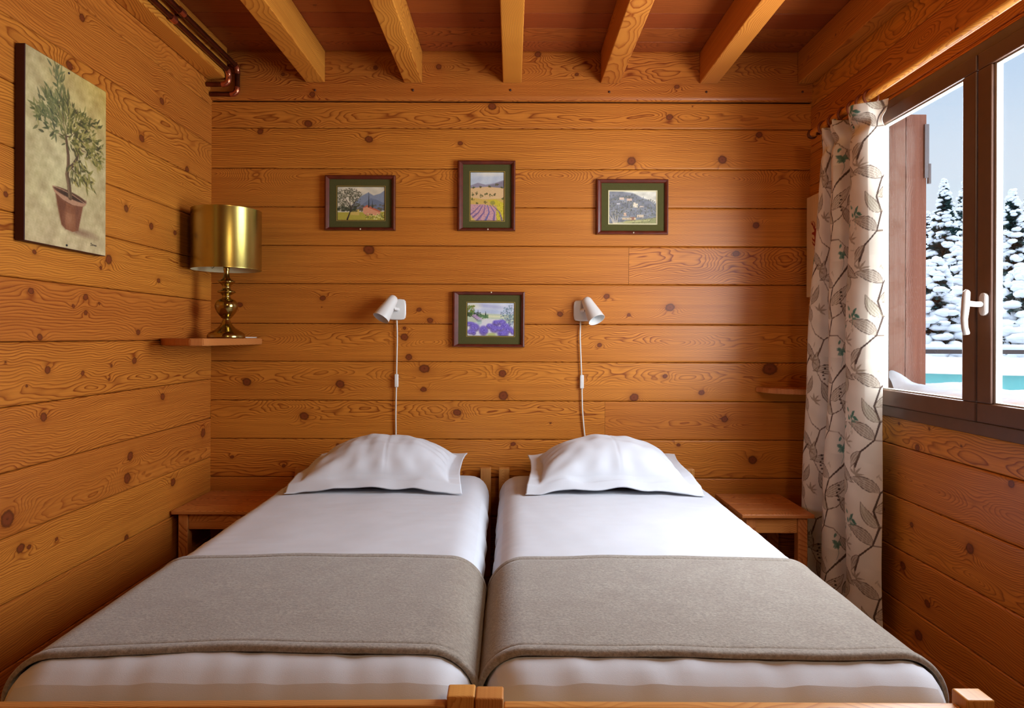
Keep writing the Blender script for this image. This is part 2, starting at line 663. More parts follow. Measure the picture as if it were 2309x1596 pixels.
class Paint:
    def __init__(self, w, h, res, bg):
        self.w, self.h, self.res = w, h, res
        self.nx, self.ny = int(round(w / res)) + 1, int(round(h / res)) + 1
        self.X, self.Y = np.meshgrid(np.linspace(0, w, self.nx), np.linspace(0, h, self.ny), indexing='ij')
        self.img = np.zeros((self.nx, self.ny, 3)) + np.array(bg, float)
        self.wrap = False

    def win(self, x0, x1, y0, y1):
        sx, sy = (self.nx - 1) / self.w, (self.ny - 1) / self.h
        a, b = max(0, int(math.floor(x0 * sx))), min(self.nx, int(math.ceil(x1 * sx)) + 1)
        c, d = max(0, int(math.floor(y0 * sy))), min(self.ny, int(math.ceil(y1 * sy)) + 1)
        if a >= b or c >= d:
            return None
        return slice(a, b), slice(c, d)

    def put(self, sl, al, col):
        self.img[sl] = self.img[sl] * (1 - al[..., None]) + np.array(col, float) * al[..., None]

    def offs(self):
        if not self.wrap:
            return [(0, 0)]
        return [(i * self.w, j * self.h) for i in (-1, 0, 1) for j in (-1, 0, 1)]

    def ell(self, cx, cy, rx, ry, col, a=1.0, rot=0.0, soft=.15):
        R = max(rx, ry) * (1 + soft)
        for ox, oy in self.offs():
            sl = self.win(cx + ox - R, cx + ox + R, cy + oy - R, cy + oy + R)
            if sl is None:
                continue
            x, y = self.X[sl] - cx - ox, self.Y[sl] - cy - oy
            c, s = math.cos(rot), math.sin(rot)
            q = np.sqrt(((x * c + y * s) / rx) ** 2 + ((-x * s + y * c) / ry) ** 2)
            self.put(sl, a * np.clip((1 + soft - q) / (2 * soft), 0, 1), col)

    def stroke(self, pts, w, col, a=1.0, soft=None):
        pts = [np.array(p, float) for p in pts]
        ws = w if hasattr(w, '__len__') else [w] * len(pts)
        if len(ws) != len(pts):
            ws = np.interp(np.linspace(0, 1, len(pts)), np.linspace(0, 1, len(ws)), ws)
        sf = soft if soft is not None else self.res * .7
        P = np.array(pts)
        mw = max(ws) + sf
        for ox, oy in self.offs():
            sl = self.win(P[:, 0].min() + ox - mw, P[:, 0].max() + ox + mw, P[:, 1].min() + oy - mw, P[:, 1].max() + oy + mw)
            if sl is None:
                continue
            x, y = self.X[sl] - ox, self.Y[sl] - oy
            best = np.full(x.shape, -9.0)
            for i in range(len(pts) - 1):
                p, q = pts[i], pts[i + 1]
                d = q - p
                L = max((d ** 2).sum(), 1e-12)
                t = np.clip(((x - p[0]) * d[0] + (y - p[1]) * d[1]) / L, 0, 1)
                dist = np.hypot(x - p[0] - t * d[0], y - p[1] - t * d[1])
                best = np.maximum(best, (ws[i] + (ws[i + 1] - ws[i]) * t) / 2 - dist)
            self.put(sl, a * np.clip(best / sf + .5, 0, 1), col)

    def poly(self, pts, col, a=1.0, soft=None):
        P = np.array(pts, float)
        sf = soft if soft is not None else self.res * .7
        for ox, oy in self.offs():
            sl = self.win(P[:, 0].min() + ox - sf, P[:, 0].max() + ox + sf, P[:, 1].min() + oy - sf, P[:, 1].max() + oy + sf)
            if sl is None:
                continue
            x, y = self.X[sl] - ox, self.Y[sl] - oy
            ins = np.zeros(x.shape, bool)
            dist = np.full(x.shape, 9.0)
            n = len(P)
            for i in range(n):
                p, q = P[i], P[(i + 1) % n]
                if p[1] != q[1]:
                    c = ((p[1] > y) != (q[1] > y)) & (x < (q[0] - p[0]) * (y - p[1]) / (q[1] - p[1]) + p[0])
                    ins ^= c
                d = q - p
                t = np.clip(((x - p[0]) * d[0] + (y - p[1]) * d[1]) / max((d ** 2).sum(), 1e-12), 0, 1)
                dist = np.minimum(dist, np.hypot(x - p[0] - t * d[0], y - p[1] - t * d[1]))
            sd = np.where(ins, dist, -dist)
            self.put(sl, a * np.clip(sd / sf + .5, 0, 1), col)

    def leaf(self, x, y, ang, L, W, col, a=1.0, edge=None, hatch=0):
        c, s = math.cos(ang), math.sin(ang)
        t = np.linspace(0, 1, 9)
        prof = W / 2 * np.sin(PI * t ** .8)
        up = [(x + c * L * tt - s * p, y + s * L * tt + c * p) for tt, p in zip(t, prof)]
        dn = [(x + c * L * tt + s * p, y + s * L * tt - c * p) for tt, p in zip(t, prof)]
        self.poly(up + dn[::-1], col, a)
        if edge is not None:
            self.stroke(up, [self.res * .8, self.res * 1.4, self.res * .6], edge, .9)
            self.stroke(dn, [self.res * .8, self.res * 1.4, self.res * .6], edge, .9)
            for k in range(hatch):
                f = (k + 1) / (hatch + 1) * 2 - 1
                self.stroke([(x + c * L * tt - s * p * f, y + s * L * tt + c * p * f) for tt, p in zip(t[1:8], prof[1:8])], self.res * .9, edge, .6)

    def mottle(self, seed, f, amp):
        nn = noise2(self.X, self.Y, seed, f, 9)
        self.img += nn[..., None] * amp

    def grain(self, amp, seed=3):
        self.img += np.random.default_rng(seed).normal(0, amp, self.img.shape[:2])[..., None]

    def lin(self):
        c = s2l(np.clip(self.img, 0, 255))
        return np.concatenate([c, np.ones(c.shape[:2] + (1,))], -1)

    def mesh(self, name, O, U, V, mat, parent=None, flip=False):
        P = np.array(O, float) + self.X[..., None] * np.array(U, float) + self.Y[..., None] * np.array(V, float)
        return np_mesh(name, P.reshape(-1, 3), grid_faces(self.nx, self.ny), mat, parent, {'ink': ('FLOAT_COLOR', self.lin().reshape(-1, 4))}, flip=flip)


# ------------------------------------------------------------------ room shell


def kpix(lst, f):
    return [f(*k) for k in lst]


def kb(px, py, r):
    p = at(px, py, YB)
    return (p.x - XL, p.z, .88 * r * YB / F)


def kl(px, py, r):
    p = on_x(px, py, XL)
    return (p.y - YF, p.z, r * p.y / F * .88)


def kr(px, py, r):
    p = on_x(px, py, XR)
    return (p.y - YF, p.z, r * p.y / F * .88)


K_back = kpix([(1110, 240, 8), (695, 279, 8), (832, 314, 8), (1038, 323, 5), (1424, 363, 9), (1629, 360, 9), (1510, 264, 7), (1712, 304, 7),
               (1705, 508, 7), (728, 672, 6), (1511, 693, 9), (1418, 710, 4), (1368, 668, 6), (957, 831, 10), (1133, 842, 8), (955, 878, 6),
               (1135, 892, 10), (767, 866, 9), (557, 861, 9), (686, 938, 9), (1031, 930, 8), (1430, 896, 9), (1500, 848, 5), (1582, 885, 6), (1736, 832, 14),
               (1634, 945, 7), (1697, 1037, 9), (523, 1030, 4), (762, 1003, 4), (1157, 1001, 5), (1530, 1003, 4), (912, 760, 8), (922, 805, 7), (1263, 708, 6),
               (832, 563, 11), (945, 698, 5), (587, 297, 6), (970, 722, 6), (541, 687, 6), (1660, 572, 7), (1352, 778, 5), (640, 1050, 4)], kb)
K_head = kpix([(1213, 125, 7), (706, 215, 6), (990, 153, 6), (848, 155, 5), (1525, 198, 5), (1300, 170, 4), (640, 170, 4)], kb)
K_left = kpix([(365, 228, 8), (157, 148, 10), (320, 312, 9), (422, 383, 8), (285, 470, 8), (342, 510, 8), (245, 585, 11), (358, 633, 6), (70, 656, 8), (193, 670, 8),
               (312, 749, 7), (303, 813, 8), (107, 834, 9), (187, 841, 6), (98, 940, 10), (367, 894, 8), (458, 976, 10), (294, 1028, 10), (287, 1078, 12), (17, 1170, 19),
               (390, 1087, 9), (47, 1236, 11), (66, 1233, 6), (13, 438, 7), (285, 1213, 8), (78, 568, 6), (395, 525, 6), (252, 825, 4), (247, 855, 4), (90, 760, 8), (185, 40, 9),
               (165, 690, 5), (193, 705, 6), (60, 870, 4)], kl)
K_right = kpix([(2072, 1009, 8), (2286, 1091, 9), (2193, 1237, 12), (2043, 1275, 9), (2098, 1361, 9), (2080, 1432, 12), (2030, 955, 4), (2099, 967, 4), (2062, 1183, 6), (2150, 70, 8)], kr)

zb = [2.339, 2.208, 2.007, 1.815, 1.623, 1.433, 1.234, 1.046, .852, .660, .470, .275, .08, 0.0]
boards = []
for i in range(len(zb) - 1):
    v1, v0 = zb[i], zb[i + 1]
    if i == 4:      # boards with a butt joint
        xj = at(1418, 600, YB).x - XL
        boards += [(0, xj - .0006, v0, v1, 0, 40), (xj + .0006, XR + .05 - XL, v0, v1, 0, 41)]
    elif i == 8:
        xj = at(1364, 945, YB).x - XL
        boards += [(0, xj - .0005, v0, v1, 0, 42), (xj + .0005, XR + .05 - XL, v0, v1, 0, 43)]
    else:
        boards.append((-.03, XR + .05 - XL, v0, v1, 0, i))
o = planks('wall_back', (XL, YB, 0), (1, 0, 0), (0, 0, 1), (0, -1, 0), boards, M_wall, 3, K_back, auto=.15, flip=False, toneamp=.45)
tag(o, kind='structure')
# proud top log under the ceiling with a rounded lower edge
o = planks('trim_1', (XL, YB, 0), (1, 0, 0), (0, 0, 1), (0, -1, 0), [(-.03, XR + .05 - XL, 2.344, ZT + .01, .014, 60, .022)], M_wall, 4, K_head, auto=.0, groove=.014)
tag(o, kind='structure')

zl = [.956 + .1945 * k for k in range(-5, 9)]
zl = [0.0] + zl + [ZT + .02]
LEN = YB - YF + .02
boards = [(0, LEN, zl[i], zl[i + 1], 0, i) for i in range(len(zl) - 1)]
o = planks('wall_left', (XL, YF, 0), (0, 1, 0), (0, 0, 1), (1, 0, 0), boards, M_wall, 5, K_left, auto=.22, ufine=(1.75 - YF, LEN), flip=True)
tag(o, kind='structure')

# right wall, cut around the window
WY0, WY1, WZ0, WZ1 = 1.47, 2.76, .870, 2.086
boards = []
for i in range(len(zl) - 1):
    v0, v1 = zl[i], zl[i + 1]
    cuts = sorted({v0, v1} | {z for z in (WZ0, WZ1) if v0 < z < v1})
    for a, b in zip(cuts[:-1], cuts[1:]):
        if b - a < .004:
            continue
        mid = (a + b) / 2
        if WZ0 < mid < WZ1:
            boards.append((0, WY0 - YF, a, b, 0, i))
            boards.append((WY1 - YF, LEN, a, b, 0, i))
        else:
            boards.append((0, LEN, a, b, 0, i))
o = planks('wall_right', (XR, YF, 0), (0, 1, 0), (0, 0, 1), (-1, 0, 0), boards, M_wall, 6, K_right, auto=.35, ufine=(1.7 - YF, LEN), flip=False,
           shift=lambda z: (.011 * (z - 1.3), 0, 0))
tag(o, kind='structure')

# reveal lining of the window opening and the wall's outer skin
mb = MB()
xo0, xo1 = XR + .012, XR + .05
for lo, hi in (((xo0, YF, 0), (xo1, WY0, ZT)), ((xo0, WY1, 0), (xo1, YB + .2, ZT)), ((xo0, WY0, 0), (xo1, WY1, WZ0)), ((xo0, WY0, WZ1), (xo1, WY1, ZT))):
    mb.box((lo[0] + .022, lo[1], lo[2]), hi)
o = mb.build('trim_2', M_winwood)
tag(o, kind='structure')

# ceiling boards run across the room
ye = [YB + .02]
while ye[-1] > YF:
    ye.append(ye[-1] - .1435)
boards = [(0, XR + .06 - XL, ye[i + 1] - YF, ye[i] - YF, 0, i, .003) for i in range(len(ye) - 1)]
fine = [b for b in boards if b[3] > 2.6 - YF]
coarse = [b for b in boards if b[3] <= 2.6 - YF]
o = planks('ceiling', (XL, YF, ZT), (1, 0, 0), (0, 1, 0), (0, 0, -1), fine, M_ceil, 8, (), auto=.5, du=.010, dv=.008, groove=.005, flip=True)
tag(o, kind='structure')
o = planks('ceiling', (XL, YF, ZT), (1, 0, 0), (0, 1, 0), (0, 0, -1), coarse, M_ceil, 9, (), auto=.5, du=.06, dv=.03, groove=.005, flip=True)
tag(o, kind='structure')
# floor
boards = [(0, YB + .02 - YF, .12 * i, .12 * i + .12, 0, i, .002) for i in range(26)]
o = planks('floor', (XL - .05, YF, 0), (0, 1, 0), (1, 0, 0), (0, 0, 1), boards, M_floor, 12, (), auto=.2, du=.03, dv=.012, groove=.003, flip=True)
tag(o, kind='structure')
# wall behind the viewer
boards = [(0, XR + .08 - XL, .2 * i, .2 * i + .2, 0, i) for i in range(13)]
o = planks('wall_front', (XL, YF, 0), (1, 0, 0), (0, 0, 1), (0, 1, 0), boards, M_plaster, 13, (), auto=.5, du=.06, dv=.03, flip=True)
tag(o, kind='structure')
# roof slab above the ceiling keeps the sky out
mb = MB()
mb.box((XL - .3, YF - .2, ZT + .03), (XR + .25, YB + .3, ZT + .15))
mb.box((XL - .3, YF - .2, 0), (XL - .04, YB + .3, ZT + .03))
mb.box((XL - .3, YB + .04, 0), (XR + .25, YB + .3, ZT + .03))
mb.box((XL - .3, YF - .2, 0), (XR + .25, YF - .04, ZT + .03))
mb.box((XL - .3, YF - .2, -.2), (XR + .25, YB + .3, -.03))
o = mb.build('trim_3', M_winwood)
tag(o, kind='structure')

o = wood_box('baseboard_right', (XR - .022, YF, 0.0), (XR - .004, YB - .03, .058), 1, M_wall, r=.004, seg=.03)
tag(o, kind='structure')
o = wood_box('baseboard_left', (XL + .004, YF, 0.0), (XL + .020, YB - .03, .058), 1, M_wall, r=.004, seg=.03)
tag(o, kind='structure')

# ------------------------------------------------------------------ ceiling beams
BZ = 2.429
beam_px = [(476, 506), (690, 733), (910, 951), (1132, 1174), (1351, 1394), (1573, 1614), (1793, 1836)]
beam_lab = ['pine beam against the olive tree canvas wall, copper pipes fixed along it',
            'orange pine ceiling beam next to the copper pipes, ending above the brass table lamp',
            'pine ceiling beam ending above the wall light beside the farmhouse picture',
            'middle pine ceiling beam with a round knot, ending above the upright lavender field picture',
            'pine ceiling beam ending above the hillside village picture',
            'reddish pine ceiling beam between the hillside village picture and the curtain',
            'shaded pine beam set against the window wall above the curtain rod']
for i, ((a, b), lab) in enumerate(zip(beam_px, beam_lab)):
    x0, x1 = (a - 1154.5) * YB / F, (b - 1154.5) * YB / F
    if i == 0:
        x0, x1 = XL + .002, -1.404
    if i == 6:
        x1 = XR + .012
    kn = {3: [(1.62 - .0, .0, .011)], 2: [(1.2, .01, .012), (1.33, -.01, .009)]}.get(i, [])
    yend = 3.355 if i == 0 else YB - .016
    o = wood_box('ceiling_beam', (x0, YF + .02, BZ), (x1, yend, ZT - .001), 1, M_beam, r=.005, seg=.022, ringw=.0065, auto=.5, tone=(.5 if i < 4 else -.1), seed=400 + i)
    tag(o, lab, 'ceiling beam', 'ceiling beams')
# nails under each beam
for i, px in enumerate((710, 931, 1151, 1374, 1593, 1810)):
    p = at(px, 207 if i > 2 else 203, YB - .016)
    mb = MB().lathe([(0, .004), (.0045, .003), (.006, 0), (.006, -.004)], (0, -1, 0), p, 10)
    o = mb.build('wall_plug', simple('plug_brown', rgb(70, 30, 14), .5) if i == 0 else bpy.data.materials['plug_brown'], smooth=True)
    where = ['nearest the copper pipes', 'above the farmhouse picture', 'under the middle beam', 'above the hillside village picture', 'between the hillside village picture and the curtain', 'in the corner beside the curtain'][i]
    tag(o, 'small dark wood plug below a ceiling beam, ' + where, 'plug', 'wood plugs under the beams')

# ------------------------------------------------------------------ copper pipes


def arc_pts(p0, c0, c1, n=6):
    """rounded corner from p0 over corner c0 to c1"""
    p0, c0, c1 = Vector(p0), Vector(c0), Vector(c1)
    return [(p0 * (1 - t) ** 2 + c0 * 2 * t * (1 - t) + c1 * t * t) for t in [k / n for k in range(n + 1)]]


def pipe(name, X, Z, yend, zdown, label, ycoup):
    R = .0115
    t = thing(name, label, 'pipe', (X, yend, Z), group='copper pipes along the beam')
    L = lambda x, y, z: (x - X, y - yend, z - Z)
    pts = [L(X, YF + .05, Z), L(X, yend - .04, Z)] + arc_pts(L(X, yend - .03, Z), L(X, yend, Z), L(X, yend, Z - .03))
    pts += arc_pts(L(X, yend, zdown + .03), L(X, yend, zdown), L(X - .03, yend, zdown)) + [L(XL + .004, yend, zdown)]
    MB().tube(pts, R, 16).build('tube', M_copper, t, smooth='auto')
    e = MB().tube(arc_pts(L(X, yend - .034, Z), L(X, yend, Z), L(X, yend, Z - .034)), R * 1.2, 16)
    e.build('elbow', M_copperb, t, smooth='auto')
    e = MB().tube(arc_pts(L(X, yend, zdown + .034), L(X, yend, zdown), L(X - .034, yend, zdown)), R * 1.2, 16)
    e.build('elbow', M_copperb, t, smooth='auto')
    MB().tube([L(X, ycoup - .02, Z), L(X, ycoup + .02, Z)], R * 1.35, 16).build('coupling', M_copperb, t, smooth='auto')
    # wall clip
    MB().box(L(-1.404, ycoup + .03, Z - .006), L(X, ycoup + .045, Z + .006)).build('clip', M_copper, t)
    return t


pipe('copper_pipe', -1.388, 2.464, 3.335, 2.400, 'lower aged copper pipe along the beam, bending down into the corner', 2.78)
pipe('copper_pipe', -1.362, 2.500, 3.375, 2.366, 'upper aged copper pipe along the beam, its bright elbow next to the back wall', 2.80)

# ------------------------------------------------------------------ framed pictures


def framed(outer, mat_, prt, art, label, nail, nail_top=False, fil=M_gold, tilt=0.0):
    D = YB - .022
    def R(b):
        a, c = at(b[0], b[1], D), at(b[2], b[3], D)
        return a.x, c.x, c.z, a.z
    ox0, ox1, oz0, oz1 = R(outer)
    cx, cz = (ox0 + ox1) / 2, (oz0 + oz1) / 2
    t = thing('framed_picture', label, 'picture', (cx, YB - .0015, cz), group='framed landscape pictures on the back wall')
    t.rotation_euler = (0, tilt, 0)
    mx0, mx1, mz0, mz1 = (q - w for q, w in zip(R(mat_), (cx, cx, cz, cz)))
    px0, px1, pz0, pz1 = (q - w for q, w in zip(R(prt), (cx, cx, cz, cz)))
    ox0, ox1, oz0, oz1 = ox0 - cx, ox1 - cx, oz0 - cz, oz1 - cz
    # moulding: mitred profile swept around the rectangle
    mb = MB()
    prof = [(0, -.001), (0, -.016), (.10, -.0215), (.35, -.023), (.75, -.019), (1.0, -.013), (1.0, -.004)]
    rings = []
    for (k, y) in prof:
        xa, xb = ox0 + (mx0 - ox0) * k, ox1 + (mx1 - ox1) * k
        za, zb_ = oz0 + (mz0 - oz0) * k, oz1 + (mz1 - oz1) * k
        rings.append([(xa, y, za), (xb, y, za), (xb, y, zb_), (xa, y, zb_)])
    for a, b in zip(rings[:-1], rings[1:]):
        for k in range(4):
            k2 = (k + 1) % 4
            mb.add([a[k], a[k2], b[k2], b[k]], [(0, 1, 2, 3)])
    mb.box((ox0 + .004, -.004, oz0 + .004), (ox1 - .004, -.0, oz1 - .004))
    mb.build('frame', M_frame, t, merge=True)
    # mat board with a window
    def ringbox(x0, x1, z0, z1, a0, a1, c0, c1, y, th, name, m):
        q = MB()
        for lo, hi in (((x0, y - th, z0), (a0, y, z1)), ((a1, y - th, z0), (x1, y, z1)), ((a0, y - th, z0), (a1, y, c0)), ((a0, y - th, c1), (a1, y, z1))):
            q.box(lo, hi)
        return q.build(name, m, t)
    e = .0052
    ringbox(mx0, mx1, mz0, mz1, px0 - e, px1 + e, pz0 - e, pz1 + e, -.0062, .002, 'mat_board', M_mat)
    ringbox(px0 - e, px1 + e, pz0 - e, pz1 + e, px0 - e + .0022, px1 + e - .0022, pz0 - e + .0022, pz1 + e - .0022, -.0060, .0026, 'fillet', fil)
    ringbox(px0 - e, px1 + e, pz0 - e, pz1 + e, px0, px1, pz0, pz1, -.0050, .0016, 'inner_fillet', M_mat if fil is M_gold else fil)
    P = art(px1 - px0 + .004, pz1 - pz0 + .004)
    P.mesh('print', (px0 - .002, -.0050, pz0 - .002), (1, 0, 0), (0, 0, 1), M_print, t)
    nx, nz = at(nail[0], nail[1], D).x - cx, at(nail[0], nail[1], D).z - cz
    MB().lathe([(0, .0262), (.0028, .0256), (.0042, .0235), (.0042, .012)], (0, -1, 0), (nx, 0, nz), 10).build('nail', M_nail, t, smooth=True)
    return t


def art_farm(w, h):
    p = Paint(w, h, .0013, (226, 216, 190))
    p.mottle(1, 14, np.array([8, 7, 5]))
    p.poly([(.3 * w, .45 * h), (.5 * w, .72 * h), (.65 * w, .83 * h), (.76 * w, .74 * h), (.9 * w, .80 * h), (w, .9 * h), (w, .3 * h), (.3 * w, .3 * h)], (126, 138, 160), .9, .004)
    p.poly([(.5 * w, .45 * h), (.7 * w, .66 * h), (.85 * w, .6 * h), (w, .5 * h), (w, .3 * h), (.4 * w, .3 * h)], (104, 116, 140), .7, .004)
    r = random.Random(3)
    for _ in range(60):
        p.ell(w * r.uniform(.3, 1), h * r.uniform(.28, .46), .006, .005, (80 + r.random() * 30, 84, 56), .5)
    p.poly([(0, 0), (w, 0), (w, .26 * h), (0, .24 * h)], (186, 172, 66), 1, .003)
    p.poly([(.54 * w, .22 * h), (.54 * w, .36 * h), (.62 * w, .44 * h), (.9 * w, .26 * h), (.9 * w, .16 * h), (.62 * w, .14 * h)], (226, 158, 118))
    p.poly([(.52 * w, .36 * h), (.62 * w, .46 * h), (.92 * w, .27 * h), (.88 * w, .25 * h), (.62 * w, .40 * h)], (200, 104, 74))
    p.poly([(.28 * w, .16 * h), (.28 * w, .28 * h), (.46 * w, .33 * h), (.46 * w, .15 * h)], (216, 186, 96))
    p.stroke([(.66 * w, .40 * h), (.66 * w, .84 * h)], [.006, .001], (44, 48, 44))
    p.stroke([(.735 * w, .38 * h), (.735 * w, .6 * h)], [.005, .001], (52, 56, 48))
    for (tx, ty, ta, tb, tn) in ((.10, .60, .10, .16, 90), (.21, .80, .12, .14, 100), (.33, .66, .09, .15, 80), (.43, .74, .08, .16, 70), (.06, .80, .06, .12, 40), (.40, .50, .08, .10, 50), (.16, .46, .10, .10, 60), (.30, .88, .12, .08, 40)):
        for _ in range(tn):
            a = r.random() * 6.28
            q = r.random() ** .6
            v = r.random()
            p.ell(w * (tx + ta * q * math.cos(a)), h * min(.97, ty + tb * q * math.sin(a)), .0032, .0022, (58 + 60 * v, 60 + 56 * v, 44 + 40 * v), .55, r.random() * 3)
    for _ in range(46):
        p.ell(w * r.uniform(0, .42), h * r.uniform(.26, .42), .007, .005, (52, 60, 40), .6)
    p.stroke([(.21 * w, .03 * h), (.25 * w, .18 * h), (.29 * w, .34 * h), (.24 * w, .5 * h), (.14 * w, .7 * h)], [.008, .004, .0015], (52, 40, 34))
    p.stroke([(.28 * w, .34 * h), (.38 * w, .56 * h), (.46 * w, .8 * h)], [.004, .001], (58, 46, 40))
    p.stroke([(.27 * w, .36 * h), (.27 * w, .6 * h), (.3 * w, .86 * h)], [.003, .001], (58, 46, 40))
    for _ in range(60):
        p.ell(w * r.uniform(.6, 1), h * r.uniform(.04, .2), .003, .003, (232, 226, 150) if r.random() < .5 else (110, 112, 50), .8)
    p.grain(5)
    return p


def art_field(w, h):
    p = Paint(w, h, .0013, (196, 204, 214))
    p.mottle(4, 16, np.array([10, 9, 6]))
    p.ell(.55 * w, .97 * h, .4 * w, .05 * h, (236, 228, 208), .7, 0, .6)
    p.poly([(0, .72 * h), (.22 * w, .78 * h), (.45 * w, .74 * h), (.7 * w, .77 * h), (w, .84 * h), (w, .55 * h), (0, .55 * h)], (150, 142, 158), 1, .003)
    p.poly([(.45 * w, .70 * h), (.75 * w, .76 * h), (w, .82 * h), (w, .66 * h), (.5 * w, .64 * h)], (126, 118, 130), .8, .003)
    p.poly([(0, .67 * h), (.5 * w, .70 * h), (w, .67 * h), (w, .3 * h), (0, .3 * h)], (222, 184, 132), 1, .003)
    p.poly([(0, .48 * h), (.4 * w, .44 * h), (w, .46 * h), (w, .2 * h), (0, .2 * h)], (208, 172, 82), .9, .004)
    r = random.Random(5)
    for x, y, s in ((.08, .54, 6), (.18, .56, 5), (.33, .52, 6), (.46, .55, 4), (.6, .52, 6), (.72, .54, 5), (.06, .44, 5), (.2, .36, 5), (.45, .38, 5), (.95, .46, 5), (.1, .68, 4), (.3, .69, 4), (.58, .7, 5), (.8, .74, 4), (.92, .68, 4)):
        for _ in range(9):
            p.ell(w * x + r.gauss(0, .0035), h * y + r.gauss(0, .003), .0028, .0024, (62 + r.random() * 40, 66 + r.random() * 30, 40), .75)
    p.poly([(.5 * w, .42 * h), (.75 * w, .44 * h), (w, .36 * h), (w, 0), (.7 * w, 0), (.8 * w, .3 * h)], (206, 186, 46), 1, .004)
    p.ell(.66 * w, .37 * h, .012, .010, (150, 146, 58), .9)
    p.poly([(0, .34 * h), (.4 * w, .34 * h), (.74 * w, .28 * h), (.78 * w, 0), (0, 0)], (208, 156, 158), 1, .004)
    for k in range(6):
        x0 = -.35 + .26 * k
        p.stroke([(w * (.3 + .07 * k), .325 * h), (w * (x0 * .6 + .3), .17 * h), (w * x0, -.02 * h)], [.003, .006, .011], (118, 92, 142) if k != 3 else (96, 96, 160), .9, .002)
    for _ in range(150):
        p.ell(w * r.uniform(0, .78), h * r.uniform(0, .33), .002, .002, (90 + r.random() * 70, 70 + r.random() * 60, 130 + r.random() * 40), .5)
    for _ in range(70):
        p.ell(w * r.uniform(.78, 1), h * r.uniform(0, .4), .002, .002, (228, 208, 70) if r.random() < .6 else (130, 126, 40), .7)
    p.poly([(0, 0), (.16 * w, 0), (0, .12 * h)], (220, 190, 80), .8, .004)
    p.grain(5)
    return p


def art_village(w, h):
    p = Paint(w, h, .0013, (226, 222, 206))
    p.poly([(0, 0), (0, h), (.3 * w, .98 * h), (.5 * w, .94 * h), (.7 * w, .8 * h), (.85 * w, .72 * h), (w, .6 * h), (w, 0)], (128, 132, 142), 1, .006)
    p.mottle(8, 22, np.array([12, 12, 12]))
    r = random.Random(8)
    for _ in range(420):
        x, y = r.random(), r.random() * .9
        if y > 1.0 - .45 * max(0, x - .3):
            continue
        v = r.random()
        cols = ((96, 98, 86), (118, 122, 104), (140, 146, 156), (84, 84, 76), (150, 146, 134))
        p.ell(w * x, h * y, .003 + .003 * r.random(), .002 + .002 * r.random(), cols[int(v * 5)], .55, r.random() * 3)
    for (x, y, a, b, c) in ((.27, .77, .05, .035, (226, 200, 178)), (.43, .74, .055, .035, (222, 190, 168)), (.56, .56, .05, .06, (238, 226, 200)), (.54, .62, .02, .035, (238, 226, 200)),
                            (.69, .53, .05, .02, (206, 188, 176)), (.2, .61, .035, .02, (206, 204, 210)), (.34, .29, .028, .05, (226, 188, 160)), (.66, .24, .07, .04, (214, 194, 166)),
                            (.5, .16, .06, .05, (150, 100, 82)), (.38, .16, .1, .03, (208, 184, 150)), (.55, .16, .02, .03, (222, 196, 160))):
        p.poly([(w * (x - a), h * (y - b)), (w * (x + a), h * (y - b)), (w * (x + a), h * (y + b)), (w * (x - a), h * (y + b))], c, .95)
    p.poly([(.3 * w, 0), (.35 * w, .1 * h), (.7 * w, .14 * h), (w, .2 * h), (w, 0)], (150, 150, 86), .8, .008)
    p.stroke([(.1 * w, .02 * h), (.5 * w, .07 * h), (.85 * w, .12 * h)], .006, (206, 200, 138), .7, .004)
    for _ in range(140):
        x, y = r.random(), r.random() * .75
        p.ell(w * x, h * y * (1 - .3 * x), .0028, .0018, (62, 64, 54) if r.random() < .6 else (92, 84, 70), .5, r.random() * 3)
    for x0, x1, y1 in ((.1, 0, .3), (.13, .06, .34), (.15, .13, .36), (.17, .2, .3), (.12, .02, .22)):
        p.stroke([(w * x0, 0), (w * (x0 * .6 + x1 * .4), h * .14), (w * x1, h * y1)], [.0034, .001], (214, 200, 176))
    p.grain(5)
    return p


